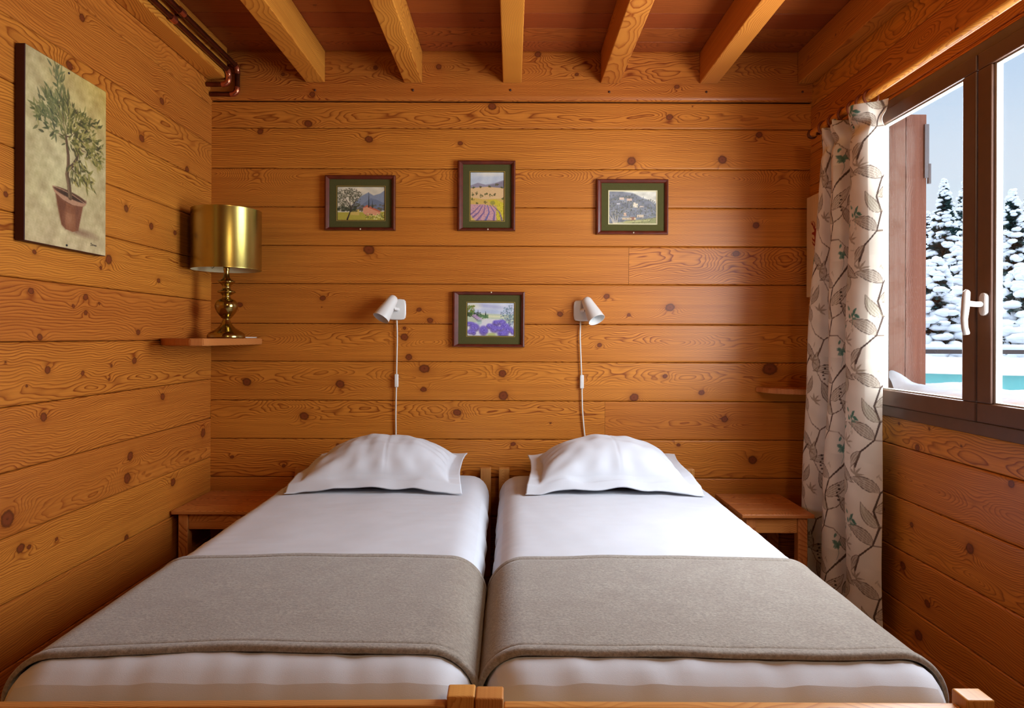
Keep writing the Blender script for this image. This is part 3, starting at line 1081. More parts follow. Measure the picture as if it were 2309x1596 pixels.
def art_lavender(w, h):
    p = Paint(w, h, .0013, (214, 218, 232))
    p.mottle(12, 12, np.array([12, 10, 6]))
    p.ell(.45 * w, .9 * h, .35 * w, .05 * h, (160, 164, 206), .55, -.12, .6)
    p.ell(.1 * w, .92 * h, .16 * w, .1 * h, (232, 228, 196), .7, 0, .6)
    p.ell(.5 * w, .72 * h, .4 * w, .07 * h, (176, 192, 222), .7, 0, .6)
    p.poly([(0, .64 * h), (.3 * w, .68 * h), (.6 * w, .66 * h), (w, .64 * h), (w, .4 * h), (0, .4 * h)], (198, 208, 182), 1, .006)
    p.poly([(.42 * w, .63 * h), (.8 * w, .6 * h), (.8 * w, .55 * h), (.42 * w, .56 * h)], (228, 228, 186), .9, .003)
    r = random.Random(9)
    for _ in range(90):
        p.ell(w * r.uniform(0, .16), h * r.uniform(.6, .9) - 0, .0045, .004, (76 + r.random() * 60, 104 + r.random() * 40, 50), .6)
    for _ in range(50):
        p.ell(w * r.uniform(0, .3), h * r.uniform(.58, .7), .004, .003, (40, 62, 46), .6)
    for x, y1 in ((.23, .78), (.2, .72), (.39, .74)):
        p.stroke([(w * x, .58 * h), (w * x, y1 * h)], [.009, .001], (26, 46, 42))
    for _ in range(60):
        p.ell(w * r.uniform(.24, .44), h * r.uniform(.53, .63), .0045, .003, (88, 128, 80), .6)
    for _ in range(240):
        a = r.random() * 6.28
        q = r.random() ** .6
        p.ell(w * (.9 + .2 * q * math.cos(a)), h * (.58 + .34 * q * math.sin(a)), .003, .0024, r.choice([(96, 132, 150), (70, 98, 108), (150, 178, 196), (120, 116, 140)]), .65)
    for x in (.82, .88, .94):
        p.stroke([(.9 * w, .2 * h), (w * x, .85 * h)], [.003, .001], (70, 84, 92), .7)
    p.poly([(0, 0), (0, .3 * h), (.4 * w, .52 * h), (.7 * w, .5 * h), (w, .2 * h), (w, 0)], (226, 222, 226), .9, .006)
    for k in range(5):
        p.ell(w * (.15 + .03 * k), h * (.62 - .03 * k), .012, .004, (206, 170, 214), .8, .1)
        p.ell(w * (.14 + .03 * k), h * (.59 - .035 * k), .011, .003, (80, 62, 92), .7, .1)
    bush = [(.06, .36, .1, .05), (.16, .26, .1, .1), (.08, .13, .07, .06), (.14, .1, .05, .05), (.35, .17, .095, .12), (.47, .3, .06, .06), (.58, .25, .1, .12), (.62, .4, .08, .06), (.73, .42, .09, .06), (.8, .3, .1, .07),
            (.88, .2, .1, .07), (.76, .09, .12, .08), (.97, .12, .05, .05), (.7, .22, .07, .05)]
    for x, y, a, b in bush:
        p.ell(w * x, h * (y - .02), w * a, h * b * 1.15, (112, 92, 150), .9, 0, .2)
        p.ell(w * x, h * (y + .02), w * a * .95, h * b, (122, 104, 206), .85, 0, .3)
        for _ in range(16):
            p.ell(w * (x + r.gauss(0, a * .42)), h * (y + r.gauss(0, b * .45)), .002, .002, r.choice([(86, 66, 176), (150, 132, 226), (176, 160, 232), (66, 50, 130)]), .7)
    p.ell(.26 * w, .42 * h, .05 * w, .08 * h, (150, 190, 180), .6, 0, .4)
    p.ell(.52 * w, .04 * h, .1 * w, .06 * h, (176, 186, 100), .8, 0, .4)
    p.grain(5)
    return p


framed((732, 394, 891, 519), (741.8, 402.8, 882, 512), (760, 420, 866, 495), art_farm, 'dark framed picture of an olive tree and pink farmhouse under blue mountains', (812.5, 516.5))
framed((1032, 361, 1162, 520), (1044, 369.5, 1152.6, 513), (1061, 387, 1136, 496), art_field, 'upright dark framed picture of lavender rows and ochre hills', (1100, 517))
framed((1345, 403, 1507.5, 528), (1357, 411.5, 1499, 520), (1375, 430, 1481, 503), art_village, 'dark framed picture of a grey hillside village, nearest the curtain', (1428.5, 524.5), fil=M_cream)
framed((1020.5, 657, 1183, 782.5), (1033.6, 664.5, 1174, 776), (1054, 682.6, 1159, 757), art_lavender, 'dark framed picture of purple lavender bushes, hung between the two wall lights', (1107.5, 659), tilt=.004)

# ------------------------------------------------------------------ canvas of a potted olive tree


def art_olive(w, h):
    p = Paint(w, h, .0015, (190, 170, 118))
    x, y = p.X / w, p.Y / h
    p.img += (np.clip((y - .55) * 2, 0, 1) * np.clip(x - .1, 0, 1))[..., None] * np.array([20, 4, -40])
    p.img += (np.clip(.75 - np.abs(y - .45) * 1.6, 0, 1) * np.clip(1 - np.abs(x - .4) * 1.4, 0, 1))[..., None] * np.array([24, 32, 34])
    p.img += np.clip(.35 - y, 0, 1)[..., None] * np.array([30, 24, 40])
    p.mottle(21, 9, np.array([9, 10, 8]))
    p.mottle(22, 24, np.array([5, 5, 5]))
    S = lambda a, b: (a * w, b * h)
    r = random.Random(17)
    # the pot's soft ground shadow, painted into the picture's own colour
    p.ell(.66 * w, .105 * h, .16 * w, .018 * h, (140, 104, 78), .75, -.05, .8)
    # pot
    p.poly([S(.34, .285), S(.375, .20), S(.41, .125), S(.46, .105), S(.55, .098), S(.62, .112), S(.655, .20), S(.685, .272)], (142, 86, 52))
    p.poly([S(.34, .285), S(.36, .22), S(.41, .125), S(.46, .105), S(.46, .28)], (112, 62, 36), .8, .012)
    p.poly([S(.58, .27), S(.59, .102), S(.62, .112), S(.685, .272)], (124, 74, 50), .8, .012)
    p.ell(.50 * w, .17 * h, .05 * w, .04 * h, (186, 128, 92), .6, 0, .8)
    for k in range(10):
        yy = .2 + .004 * k
        p.stroke([S(.37 + .01 * r.random(), yy + .012), S(.5, yy), S(.62, yy + .004)], .0015, (106, 58, 38), .35)
    p.poly([S(.30, .325), S(.32, .295), S(.42, .265), S(.55, .25), S(.68, .256), S(.725, .275), S(.73, .30), S(.6, .285), S(.45, .30)], (186, 138, 104))
    p.poly([S(.32, .295), S(.42, .265), S(.55, .25), S(.68, .256), S(.722, .27), S(.7, .262), S(.55, .243), S(.4, .258)], (128, 80, 56), .8)
    p.ell(.515 * w, .302 * h, .205 * w, .020 * h, (96, 62, 42), 1, -.10, .1)
    p.ell(.53 * w, .295 * h, .16 * w, .011 * h, (62, 40, 26), .9, -.10, .3)
    p.stroke([S(.31, .322), S(.42, .318), S(.55, .306), S(.72, .278)], .0028, (206, 160, 124), .7)
    # trunk
    br = (104, 78, 54)
    p.stroke([S(.515, .29), S(.50, .36), S(.475, .41), S(.49, .46), S(.49, .52), S(.475, .575), S(.455, .63)], [.021, .018, .015, .011], br)
    p.stroke([S(.505, .29), S(.488, .36), S(.463, .41), S(.478, .46), S(.478, .52)], [.006, .005, .004], (150, 120, 86), .7)
    p.stroke([S(.485, .44), S(.55, .475), S(.60, .52), S(.625, .575), S(.60, .61)], [.015, .012, .008], (92, 70, 50))
    for a, b in (((.455, .63), (.42, .70)), ((.46, .62), (.56, .66)), ((.56, .66), (.62, .76)), ((.56, .66), (.72, .62)), ((.42, .70), (.34, .74)), ((.43, .7), (.40, .86)), ((.455, .63), (.36, .62)), ((.60, .60), (.72, .58)), ((.51, .46), (.62, .44))):
        m_ = ((a[0] + b[0]) / 2 + .01, (a[1] + b[1]) / 2 - .01)
        p.stroke([S(*a), S(*m_), S(*b)], [.0055, .002], (98, 76, 50))
    # leaf clusters
    cl = [(.36, .90, .055, .06, 34), (.42, .82, .07, .05, 34), (.28, .80, .05, .03, 22), (.24, .72, .10, .05, 54), (.34, .72, .12, .07, 70), (.17, .67, .06, .04, 24), (.50, .77, .10, .05, 50), (.58, .70, .12, .07, 60), (.68, .74, .07, .05, 30),
          (.82, .76, .07, .03, 18), (.50, .64, .11, .05, 50), (.66, .63, .12, .05, 50), (.80, .66, .09, .03, 24), (.78, .57, .09, .04, 32), (.58, .575, .07, .03, 20), (.88, .60, .05, .05, 16), (.32, .63, .08, .025, 18),
          (.62, .47, .07, .03, 22), (.70, .43, .07, .03, 24), (.58, .41, .05, .025, 14), (.74, .40, .05, .02, 12), (.60, .5, .05, .03, 12), (.86, .53, .05, .03, 14)]
    for (cx, cy, sx, sy, n) in cl:
        for _ in range(n):
            a, b = cx + r.gauss(0, sx * .62), cy + r.gauss(0, sy * .62)
            out = math.atan2((b - .6) * h * .7, (a - .48) * w)
            cool = max(0, min(.5, .7 - 2.6 * abs(a - .28)))
            base = [(108, 104, 46), (140, 130, 62), (80, 80, 36), (170, 154, 84), (70, 64, 32)][int(r.random() * 5)]
            cold = [(92, 108, 78), (72, 92, 66), (124, 132, 94), (58, 70, 48), (150, 150, 108)][int(r.random() * 5)]
            c = tuple(base[i] * (1 - cool) + cold[i] * cool for i in range(3))
            p.leaf(a * w, b * h, out + r.gauss(0, .7), .020 + .018 * r.random(), .0062 + .0035 * r.random(), c, .8)
    p.mottle(23, 60, np.array([3, 3, 3]))
    # signature, low in the corner
    sx, sy, q = .79 * w, .044 * h, .0060
    ink = (44, 36, 30)
    for L in ([(0, -.2), (.1, 1.3)], [(-.2, 1.2), (.7, 1.3), (1.1, .7), (.6, .1), (0, .0)], [(1.4, .3), (1.9, .55), (1.7, .8), (1.4, .4), (1.9, .1)], [(2.3, .7), (2.3, .1)], [(2.3, .5), (2.7, .7)],
              [(3.0, .3), (3.4, .5), (3.3, .75), (3.0, .4), (3.4, .1)], [(3.9, .65), (3.9, .1)], [(3.9, .5), (4.3, .65), (4.4, .1)], [(4.8, .6), (4.8, .1)], [(4.8, .5), (5.2, .6), (5.3, .1)]):
        p.stroke([(sx + a * q, sy + b * q) for a, b in L], .0019, ink, .95)
    p.grain(3)
    return p


c_near = on_x(51, 100, XL + .032)
yn, yf, zt, zbm = 2.052, 2.463, 2.050, 1.456
t = thing('canvas_painting', 'tall unframed canvas of a small olive tree in a terracotta pot', 'painting', (XL + .0025, (yn + yf) / 2, zbm))
W_, H_ = yf - yn, zt - zbm
v, f = rbox_arrays((.030, W_, H_), .003, .05)
np_mesh('stretcher_edge', v + np.array([.015, 0, H_ / 2]), f, M_canvas_side, t)
art_olive(W_ - .004, H_ - .004).mesh('painted_front', (.0304, -W_ / 2 + .002, .002), (0, 1, 0), (0, 0, 1), M_canvas, t, flip=False)
for (px, py) in ((155, 165), (150, 553)):
    q = on_x(px, py, XL + .033)
    MB().lathe([(0, .0036), (.003, .003), (.0038, 0), (.0038, -.004)], (1, 0, 0), (.0305, q.y - (yn + yf) / 2, q.z - zbm), 10).build('nail', M_dark, t, smooth=True)

# ------------------------------------------------------------------ corner shelf and brass lamp
SZ0, SZ1 = 1.130, 1.160


def slab(name, outline, z0, z1, mat, parent=None, axis=1, seed=1, bev=.003):
    """thin wooden slab from an outline, with a finely meshed top"""
    bm = bmesh.new()
    vs = [bm.verts.new((x, y, z0)) for x, y in outline]
    f = bm.faces.new(vs)
    r_ = bmesh.ops.extrude_face_region(bm, geom=[f])
    for e in r_['geom']:
        if isinstance(e, bmesh.types.BMVert):
            e.co.z = z1
    bmesh.ops.recalc_face_normals(bm, faces=bm.faces)
    bmesh.ops.bevel(bm, geom=[e for e in bm.edges], offset=bev, segments=2, affect='EDGES')
    bmesh.ops.triangulate(bm, faces=[f for f in bm.faces if len(f.verts) > 4])
    bmesh.ops.subdivide_edges(bm, edges=[e for e in bm.edges if e.calc_length() > .03], cuts=3, use_grid_fill=True)
    me = bpy.data.meshes.new(name)
    bm.to_mesh(me)
    bm.free()
    me.materials.append(mat)
    n = len(me.vertices)
    c = np.empty(n * 3, np.float32)
    me.vertices.foreach_get('co', c)
    c = c.reshape(-1, 3).astype(float)
    u, v = (c[:, 1], c[:, 0]) if axis == 1 else (c[:, 0], c[:, 1])
    ring, kd = wood_field(u, v, c[:, 2], v.mean(), seed, (), ringw=.005)
    set_attrs(me, wood_attrs(ring, kd, u, v, .37 * seed % 1, 0.0))
    return link(name, me, parent)


out = [(XL + .003, YB - .003), (XL + .003, 2.905), (-1.44, 2.83), (-1.37, 2.775), (-1.30, 2.752), (-1.250, 2.762), (-1.243, 2.80), (-1.243, YB - .003)]
o = slab('corner_shelf', out, SZ0, SZ1, M_furn, seed=5)
tag(o, 'small pine corner shelf carrying the brass lamp', 'shelf', 'corner shelves')
# right corner shelf
pr = [(1703, 870), (1822, 886)]
sr_z = 0.930
xx0 = at(1703, 870, YB).x
outr = [(XR - .01, YB - .003), (xx0, YB - .003)]
for k in range(0, 9):
    a = k / 8 * PI / 2
    outr.append((xx0 + .012 + (XR - .012 - xx0) * (1 - math.cos(a)) * 1.0, YB - .03 - .16 * math.sin(a)))
outr.append((XR - .010, YB - .192))
o = slab('corner_shelf', outr, .902, .928, M_furn, seed=9)
tag(o, 'small rounded pine corner shelf beside the curtain, empty', 'shelf', 'corner shelves')

LX, LY, LZ = -1.327, 3.17, SZ1
t = thing('table_lamp', 'brass table lamp with a gold drum shade on the corner shelf', 'lamp', (LX, LY, LZ))
k_ = .00049
prof = [(0, 1362), (168, 1362), (171, 1352), (166, 1328), (155, 1312), (118, 1288), (86, 1268), (58, 1240), (42, 1212), (32, 1185), (31, 1175), (46, 1170), (47, 1163), (62, 1148), (84, 1118), (99, 1085), (104, 1055), (98, 1025), (82, 1003), (58, 992), (42, 984),
        (37, 968), (40, 952), (58, 942), (80, 930), (83, 922), (76, 914), (48, 906), (37, 892), (36, 875), (44, 858), (66, 842), (78, 830), (78, 822), (62, 813), (42, 804), (30, 786), (25, 760), (24, 735), (28, 715), (30, 700), (30, 655), (0, 655)]
mb = MB().lathe([(r * k_, (1362 - y) * k_) for r, y in prof], n=48)
mb.build('base', M_brass, t, smooth=True)
mb = MB().lathe([(.011, .345), (.011, .38), (.016, .385), (.016, .43), (.0, .43)], n=20)
mb.build('socket', M_brass, t, smooth='auto')
mb = MB().lathe([(.014, .43), (.016, .44), (.028, .47), (.030, .49), (.024, .512), (.0, .522)], n=24)
mb.build('bulb', M_bulb, t, smooth=True)
s0, s1, sr = .317, .592, .154
mb = MB().lathe([(sr - .0012, s0), (sr, s0), (sr, s0 + .004), (sr - .0005, s0 + .006), (sr - .0005, s1 - .006), (sr, s1 - .004), (sr, s1), (sr - .0012, s1)], n=96)
sh = mb.build('lamp_shade', M_shade, t, smooth='auto')
MB().lathe([(sr - .0012, s1), (sr - .002, s1 - .001), (sr - .002, s0 + .001), (sr - .0012, s0)], n=96).build('lining', M_lining, sh, smooth=True)
sp = MB()
for k in range(3):
    a = 2 * PI * k / 3 + .3
    sp.tube([(0, 0, .385), (math.cos(a) * (sr - .003), math.sin(a) * (sr - .003), .385 - .05)], .0018, 8)
sp.build('spider', M_brass, sh, smooth=True)
MB().tube([(.062, .035, .006), (.070, .06, .004), (.078, .10, .004), (.076, .16, .004), (.06, .215, .004)], .0028, 8).build('cord', M_cord, t, smooth=True)

# ------------------------------------------------------------------ wall reading lights


def wall_light(plate, head, mouth, axis, cordpts, sw, label):
    D = YB - .012
    pc = at(plate[0], plate[1], D)
    t = thing('wall_light', label, 'wall lamp', (pc.x, YB - .002, pc.z), group='white wall lights over the beds')
    L = lambda p: (p[0] - pc.x, p[1] - (YB - .002), p[2] - pc.z)
    v, f = rbox_arrays((.098, .016, .104), .0078, .02)
    # squarer plate with generous corner radius
    hx, hz, R = .049, .052, .02
    cx = np.clip(v[:, 0], -(hx - R), hx - R)
    cz = np.clip(v[:, 2], -(hz - R), hz - R)
    dx, dz = v[:, 0] - cx, v[:, 2] - cz
    m_ = np.maximum(np.abs(dx), np.abs(dz))
    l_ = np.maximum(np.hypot(dx, dz), 1e-9)
    s = np.where(l_ > 0, np.maximum(m_, 1e-9) / l_, 1)
    v = np.stack([cx + dx * s, v[:, 1] - .0085, cz + dz * s], 1)
    np_mesh('back_plate', v, f, M_white, t)
    hc = Vector(L(head))
    ax = Vector(axis).normalized()
    # shade: open cone with a domed end, seen from its mouth
    n = 40
    outp = [(0, -.078), (.010, -.0765), (.018, -.072), (.0235, -.064), (.0262, -.052), (.0285, -.035), (.034, 0), (.0385, .03), (.0418, .055), (.0420, .058), (.0408, .058), (.0395, .05), (.034, .015), (.0300, -.02), (.0, -.02)]
    hd = MB().lathe(outp, ax, hc, n).build('lamp_head', M_white, t, smooth='auto')
    MB().lathe([(.0, .026), (.012, .0255), (.022, .020), (.025, .010), (.022, .0), (.014, -.018)], ax, hc, 28).build('bulb', M_bulb, hd, smooth=True)
    # swivel arm from plate to head
    tgt = hc - ax * .012
    side = Vector((pc.x * 0 + (0.020 if axis[0] < 0 else -.020), -.045, .0))
    MB().tube([(side.x * .4, -.014, .0), (side.x * .55, -.035, 0), tgt * .55 + side * .45], [.010, .009, .009], 14).build('swivel_arm', M_white, t, smooth='auto')
    MB().tube([hc + Vector((.026 if axis[0] < 0 else -.026, 0, .0)), hc + Vector((.034 if axis[0] < 0 else -.034, .004, 0))], .006, 12).build('swivel_screw', M_dark, t, smooth='auto')
    pts = [L(at(a, b, YB - d)) for a, b, d in cordpts]
    # smooth the cord
    q = [Vector(pts[0])]
    for i in range(len(pts) - 1):
        a, b = Vector(pts[i]), Vector(pts[i + 1])
        for k in range(1, 9):
            q.append(a.lerp(b, k / 8))
    for _ in range(6):
        q = [q[0]] + [(q[i - 1] + q[i] * 2 + q[i + 1]) / 4 for i in range(1, len(q) - 1)] + [q[-1]]
    cd = MB().tube(q, .0036, 10).build('cord', M_cord, t, smooth=True)
    a, b = Vector(L(at(sw[0], sw[1], YB - .014))), Vector(L(at(sw[2], sw[3], YB - .014)))
    h = (a - b).length
    v, f = rbox_arrays((.0195, .014, h), .005, .012)
    c = (a + b) / 2
    w_ = np_mesh('cord_switch', v + np.array(c), f, M_white, cd)
    v, f = rbox_arrays((.0085, .004, .014), .0015, .01)
    # rocker sits on the switch, one piece of the cord's switch
    return t


wall_light((893.5, 697.5), at(872.5, 696, YB - .075), None, (-.42, -.40, -.80), [(895, 722, .010), (896, 760, .012), (895, 800, .010), (894, 860, .012), (892.5, 930, .010), (893, 990, .008), (893, 1085, .008)], (894.5, 843, 893.5, 873),
           'white cone wall light tilted towards the brass lamp side, cord hanging to the bed')
wall_light((1315.5, 700.5), at(1334.5, 700, YB - .075), None, (.36, -.46, -.79), [(1309, 725, .010), (1308, 760, .014), (1310, 810, .012), (1312, 860, .012), (1313, 920, .012), (1317, 970, .010), (1321, 1000, .009), (1322, 1085, .008)], (1311.5, 845, 1312.5, 876),
           'white cone wall light tilted towards the window, cord hanging behind the pillow')

# ------------------------------------------------------------------ beds
MT = .517        # mattress top
BL = 2.118       # outer length of the bed


def bed(name, loc, rz, label):
    t = thing(name, label, 'bed', loc, rz, group='twin pine beds')
    hw = .4765
    for sx in (-1, 1):
        for y0, zt_ in ((0, .508), (BL - .046, .530)):
            x0, x1 = (hw - .052, hw) if sx > 0 else (-hw, -hw + .052)
            wood_box('post', (x0, y0, 0), (x1, y0 + .046, zt_), 2, M_bed, t, r=.004, seg=.012, ringw=.0028, auto=0)
    wood_box('foot_rail', (-hw + .0525, .010, .26), (hw - .0525, .034, .4865), 0, M_bed, t, r=.004, seg=.03)
    wood_box('head_rail', (-hw + .0525, BL - .034, .26), (hw - .0525, BL - .010, .462), 0, M_bed, t, r=.004, seg=.03)
    for sx in (-1, 1):
        x0 = sx * (hw - .038)
        wood_box('side_rail', (x0 - .011, .0465, .24), (x0 + .011, BL - .0465, .355), 1, M_bed, t, r=.003, seg=.04)
    for k in range(12):
        y = .12 + k * (BL - .24) / 11
        wood_box('slat', (-hw + .05, y - .035, .318), (hw - .05, y + .035, .336), 0, M_bed, t, r=.002, seg=.08, auto=0)
    return t


ML, MW, MH, MR = 1.985, .942, .190, .094      # mattress


def dome(x, y):
    return .010 * np.clip(1 - (x / (MW / 2)) ** 2, 0, 1) * np.clip(1 - ((y - ML / 2) / (ML / 2)) ** 4, 0, 1)


def mattress(name, loc, rz, label, seed):
    v, f = rbox_arrays((MW, ML, MH), MR, .016)
    # finer roundness of the long edges
    x, y, z = v[:, 0], v[:, 1] + ML / 2, v[:, 2]
    top = np.clip((z + MH / 2) / MH, 0, 1)
    zz = z + MH / 2 + dome(x, y) * top
    wr = .0016 * noise2(x, y, seed, 2.0) + .0009 * noise2(x * 1.0, y * 2.2, seed + 1, 6)
    # drag folds near the foot end
    fold = np.exp(-((y - .05) / .16) ** 2)
    wr = wr + .0022 * fold * noise2(x * 1.5, y * .5, seed + 2, 6)
    zz = zz + wr * top
    # side drape ripples
    side = np.clip((np.abs(x) - .40) / .07, 0, 1) * (1 - top ** 6)
    x = x + np.sign(x) * side * .003 * noise2(y * 1.0, z * .4, seed + 4, 5)
    o = np_mesh(name, np.stack([x, y, zz], 1), f, M_sheet)
    o.location = loc
    o.rotation_euler = (0, 0, rz)
    return tag(o, label, 'mattress', 'mattresses with white sheets')


def cross(s):
    """mattress cross-section by arc length from the middle of the top: returns x, z (local), outward normal"""
    flat = MW / 2 - MR
    a = np.abs(s)
    sg = np.sign(s)
    arc = MR * PI / 2
    th = np.clip((a - flat) / MR, 0, PI / 2)
    x = np.minimum(a, flat) + MR * np.sin(th)
    z = MH - MR * (1 - np.cos(th)) - np.clip(a - flat - arc, 0, 9)
    return sg * x, z, sg * np.sin(th), np.cos(th)


def blanket(name, loc, rz, y0, y1, sl, sr_, label, seed):
    """wool runner lying across the mattress, hanging over both sides"""
    th = .0075
    s = np.linspace(-sl, sr_, 230)
    t_ = np.concatenate([[0, .002, .005], np.linspace(.009, .022, 4), [.0255, .028, .0305], np.linspace(.038, 1 * (y1 - y0) - .038, 60), [(y1 - y0) - q for q in (.0305, .028, .0255, .022, .009, .005, .002, 0)]])
    S, T = np.meshgrid(s, t_, indexing='ij')
    # thickness profile across the runner: rolled hem, stitched line, body
    e = np.minimum(T, (y1 - y0) - T)
    prof = np.where(e < .009, np.sqrt(np.clip(1 - ((.009 - e) / .009) ** 2, 0, 1)), 1.0) * 1.25
    prof = np.where(e > .022, 1.0, prof)
    prof = prof - .45 * np.exp(-((e - .028) / .0022) ** 2)
    x, z, nx, nz = cross(S)
    wav = .006 * np.sin(S * 5.0 + seed) + .004 * np.sin(S * 11 + 2 * seed)
    Y = y0 + T + wav * (1 - T / (y1 - y0)) + .003 * np.sin(S * 4 + seed)
    lift = .0030 + .0016 * (1 + noise2(S, T, seed, 3.0)) * .5 + .0025 * np.exp(-(T / .05) ** 2) * (.5 + .5 * np.sin(S * 9 + seed))
    zd = dome(x, Y) * np.clip(z / MH, 0, 1)
    vs, fs = [], []
    off = 0
    for k, o_ in enumerate((lift + th * prof, lift * .55)):
        P = np.stack([x + nx * o_, Y, z + zd + nz * o_], -1)
        vs.append(P.reshape(-1, 3))
        f = grid_faces(len(s), len(t_), off)
        fs.append(f if k == 0 else f[:, ::-1])
        off += S.size
    ns, nt_ = len(s), len(t_)
    rim = []
    n0 = ns * nt_
    for i in range(ns - 1):
        rim.append((i * nt_, i * nt_ + n0, (i + 1) * nt_ + n0, (i + 1) * nt_))
        j = i * nt_ + nt_ - 1
        rim.append((j, j + nt_, j + nt_ + n0, j + n0))
    for j in range(nt_ - 1):
        rim.append((j, j + 1, j + 1 + n0, j + n0))
        i = (ns - 1) * nt_ + j
        rim.append((i, i + n0, i + 1 + n0, i + 1))
    fs.append(np.array(rim))
    o = np_mesh(name, np.concatenate(vs), np.concatenate(fs), M_wool)
    o.location = loc
    o.rotation_euler = (0, 0, rz)
    return tag(o, label, 'blanket', 'taupe wool bed runners')


def pillow(name, loc, rz, label, seed, lean=1.0):
    """plump pillow in a flanged case"""
    nu, nv = 121, 95
    a, b = np.meshgrid(np.linspace(-1, 1, nu), np.linspace(-1, 1, nv), indexing='ij')
    hx, hy, fl = .365, .270, .046
    # concave edges between pulled-out corners
    ex = hx * (1 - .055 * (1 - b ** 2)) * (1 - .03 * (b + 1) / 2)
    ey = hy * (1 - .05 * (1 - a ** 2))
    X, Y = a * ex, b * ey
    cx, cy = (hx - fl) * (1 - .10 * (1 - np.abs(b) ** 2.5)), (hy - fl) * (1 - .08 * (1 - np.abs(a) ** 2.5))
    qx, qy = np.clip(np.abs(X) / cx, 0, 1), np.clip(np.abs(Y) / cy, 0, 1)
    core = np.clip(1 - qx ** 2.3, 0, 1) ** .62 * np.clip(1 - qy ** 2.3, 0, 1) ** .62
    H = .138
    ang = np.arctan2(Y / hy, X / hx)
    edge = np.clip(1 - core, 0, 1)
    wr = .0045 * np.sin(ang * 17 + seed) * np.exp(-((core - .35) / .22) ** 2) + .0035 * noise2(X, Y, seed, 5) * core + .0018 * noise2(X, Y, seed + 3, 12) * core
    # diagonal pulls to the corners
    dg = np.exp(-((np.abs(a) - np.abs(b)) / .10) ** 2) * np.clip(np.abs(a) - .35, 0, 1)
    wr = wr - .010 * dg * core
    ff_ = np.clip((-Y - (hy - fl) * .985) / fl, 0, 1)          # front flange hangs down
    wr = wr - .030 * ff_ + .004 * ff_ * np.sin(a * 15 + seed)
    Y = Y + .020 * ff_ + .003 * ff_ * np.sin(a * 11 + 2 * seed)
    flr = (1 - np.clip(core * 6, 0, 1))
    fw = .006 * flr * (noise2(a * 1.0, b * .4, seed + 5, 1.6) * .6 + .5 * np.sin(a * 9 + seed) * (np.abs(b) > .6))
    # lower seam plane: front rests lower, back slightly up against the headboard
    base = .062 + .010 * lean * b + .014 * np.clip(b, 0, 1)
    cor = np.clip((np.abs(a) * np.abs(b) - .45) / .55, 0, 1)
    base = base - np.where(b < 0, .026, .004) * cor
    topz = base + H * core + wr + fw + .0022
    bot = base - .055 * core ** .7 + fw - .0022 + np.where(core < .05, wr, 0)
    bot = np.maximum(bot, .0025)
    topz = np.maximum(topz, bot + .003)
    # crease line of the ironed fold
    topz = topz - .0022 * np.exp(-((X - .02 + .02 * b) / .004) ** 2) * np.clip(core * 3, 0, 1)
    # hem line of the flange
    v1 = np.stack([X, Y, topz], -1).reshape(-1, 3)
    v2 = np.stack([X, Y, bot], -1).reshape(-1, 3)
    f1 = grid_faces(nu, nv)
    f2 = grid_faces(nu, nv, nu * nv)[:, ::-1]
    n0 = nu * nv
    rim = []
    for i in range(nu - 1):
        rim.append((i * nv, i * nv + n0, (i + 1) * nv + n0, (i + 1) * nv))
        j = i * nv + nv - 1
        rim.append((j, j + nv, j + nv + n0, j + n0))
    for j in range(nv - 1):
        rim.append((j, j + 1, j + 1 + n0, j + n0))
        i = (nu - 1) * nv + j
        rim.append((i, i + n0, i + 1 + n0, i + 1))
    o = np_mesh(name, np.concatenate([v1, v2]), np.concatenate([f1, f2, np.array(rim)]), M_pillow)
    o.location = loc
    o.rotation_euler = (0, 0, rz)
    return tag(o, label, 'pillow', 'white flanged pillows')


RZ_L, RZ_R = math.radians(0.95), math.radians(-0.1)
bl = Vector((-.5425, 1.25, 0))
br_ = Vector((.411, 1.25, 0))
bed('single_bed', bl, RZ_L, 'pine single bed on the brass lamp side of the room')
bed('single_bed', br_, RZ_R, 'pine single bed on the window side of the room')


def on_bed(org, rz, x, y, z):
    return Vector((org.x + x * math.cos(rz) - y * math.sin(rz), org.y + x * math.sin(rz) + y * math.cos(rz), z))


MZ = MT - MH
mattress('mattress', on_bed(bl, RZ_L, 0, .056, MZ), RZ_L, 'mattress in a smooth white sheet on the bed at the lamp side', 31)
mattress('mattress', on_bed(br_, RZ_R, 0, .056, MZ), RZ_R, 'mattress in a smooth white sheet on the bed at the window side', 41)
blanket('bed_runner', on_bed(bl, RZ_L, 0, .056, MZ), RZ_L, .082, .684, .545, .555, 'taupe wool runner across the bed at the lamp side', 1.3)
blanket('bed_runner', on_bed(br_, RZ_R, 0, .056, MZ), RZ_R, .080, .680, .555, .545, 'taupe wool runner across the bed at the window side', 4.1)
pillow('pillow', on_bed(bl, RZ_L, .005, 1.79, MT + .007), RZ_L - .012, 'white pillow at the head of the bed at the lamp side', 2, 1.0)
pillow('pillow', on_bed(br_, RZ_R, .012, 1.78, MT + .007), RZ_R - .02, 'white pillow at the head of the bed at the window side', 7, 1.0)

# ------------------------------------------------------------------ bedside stools


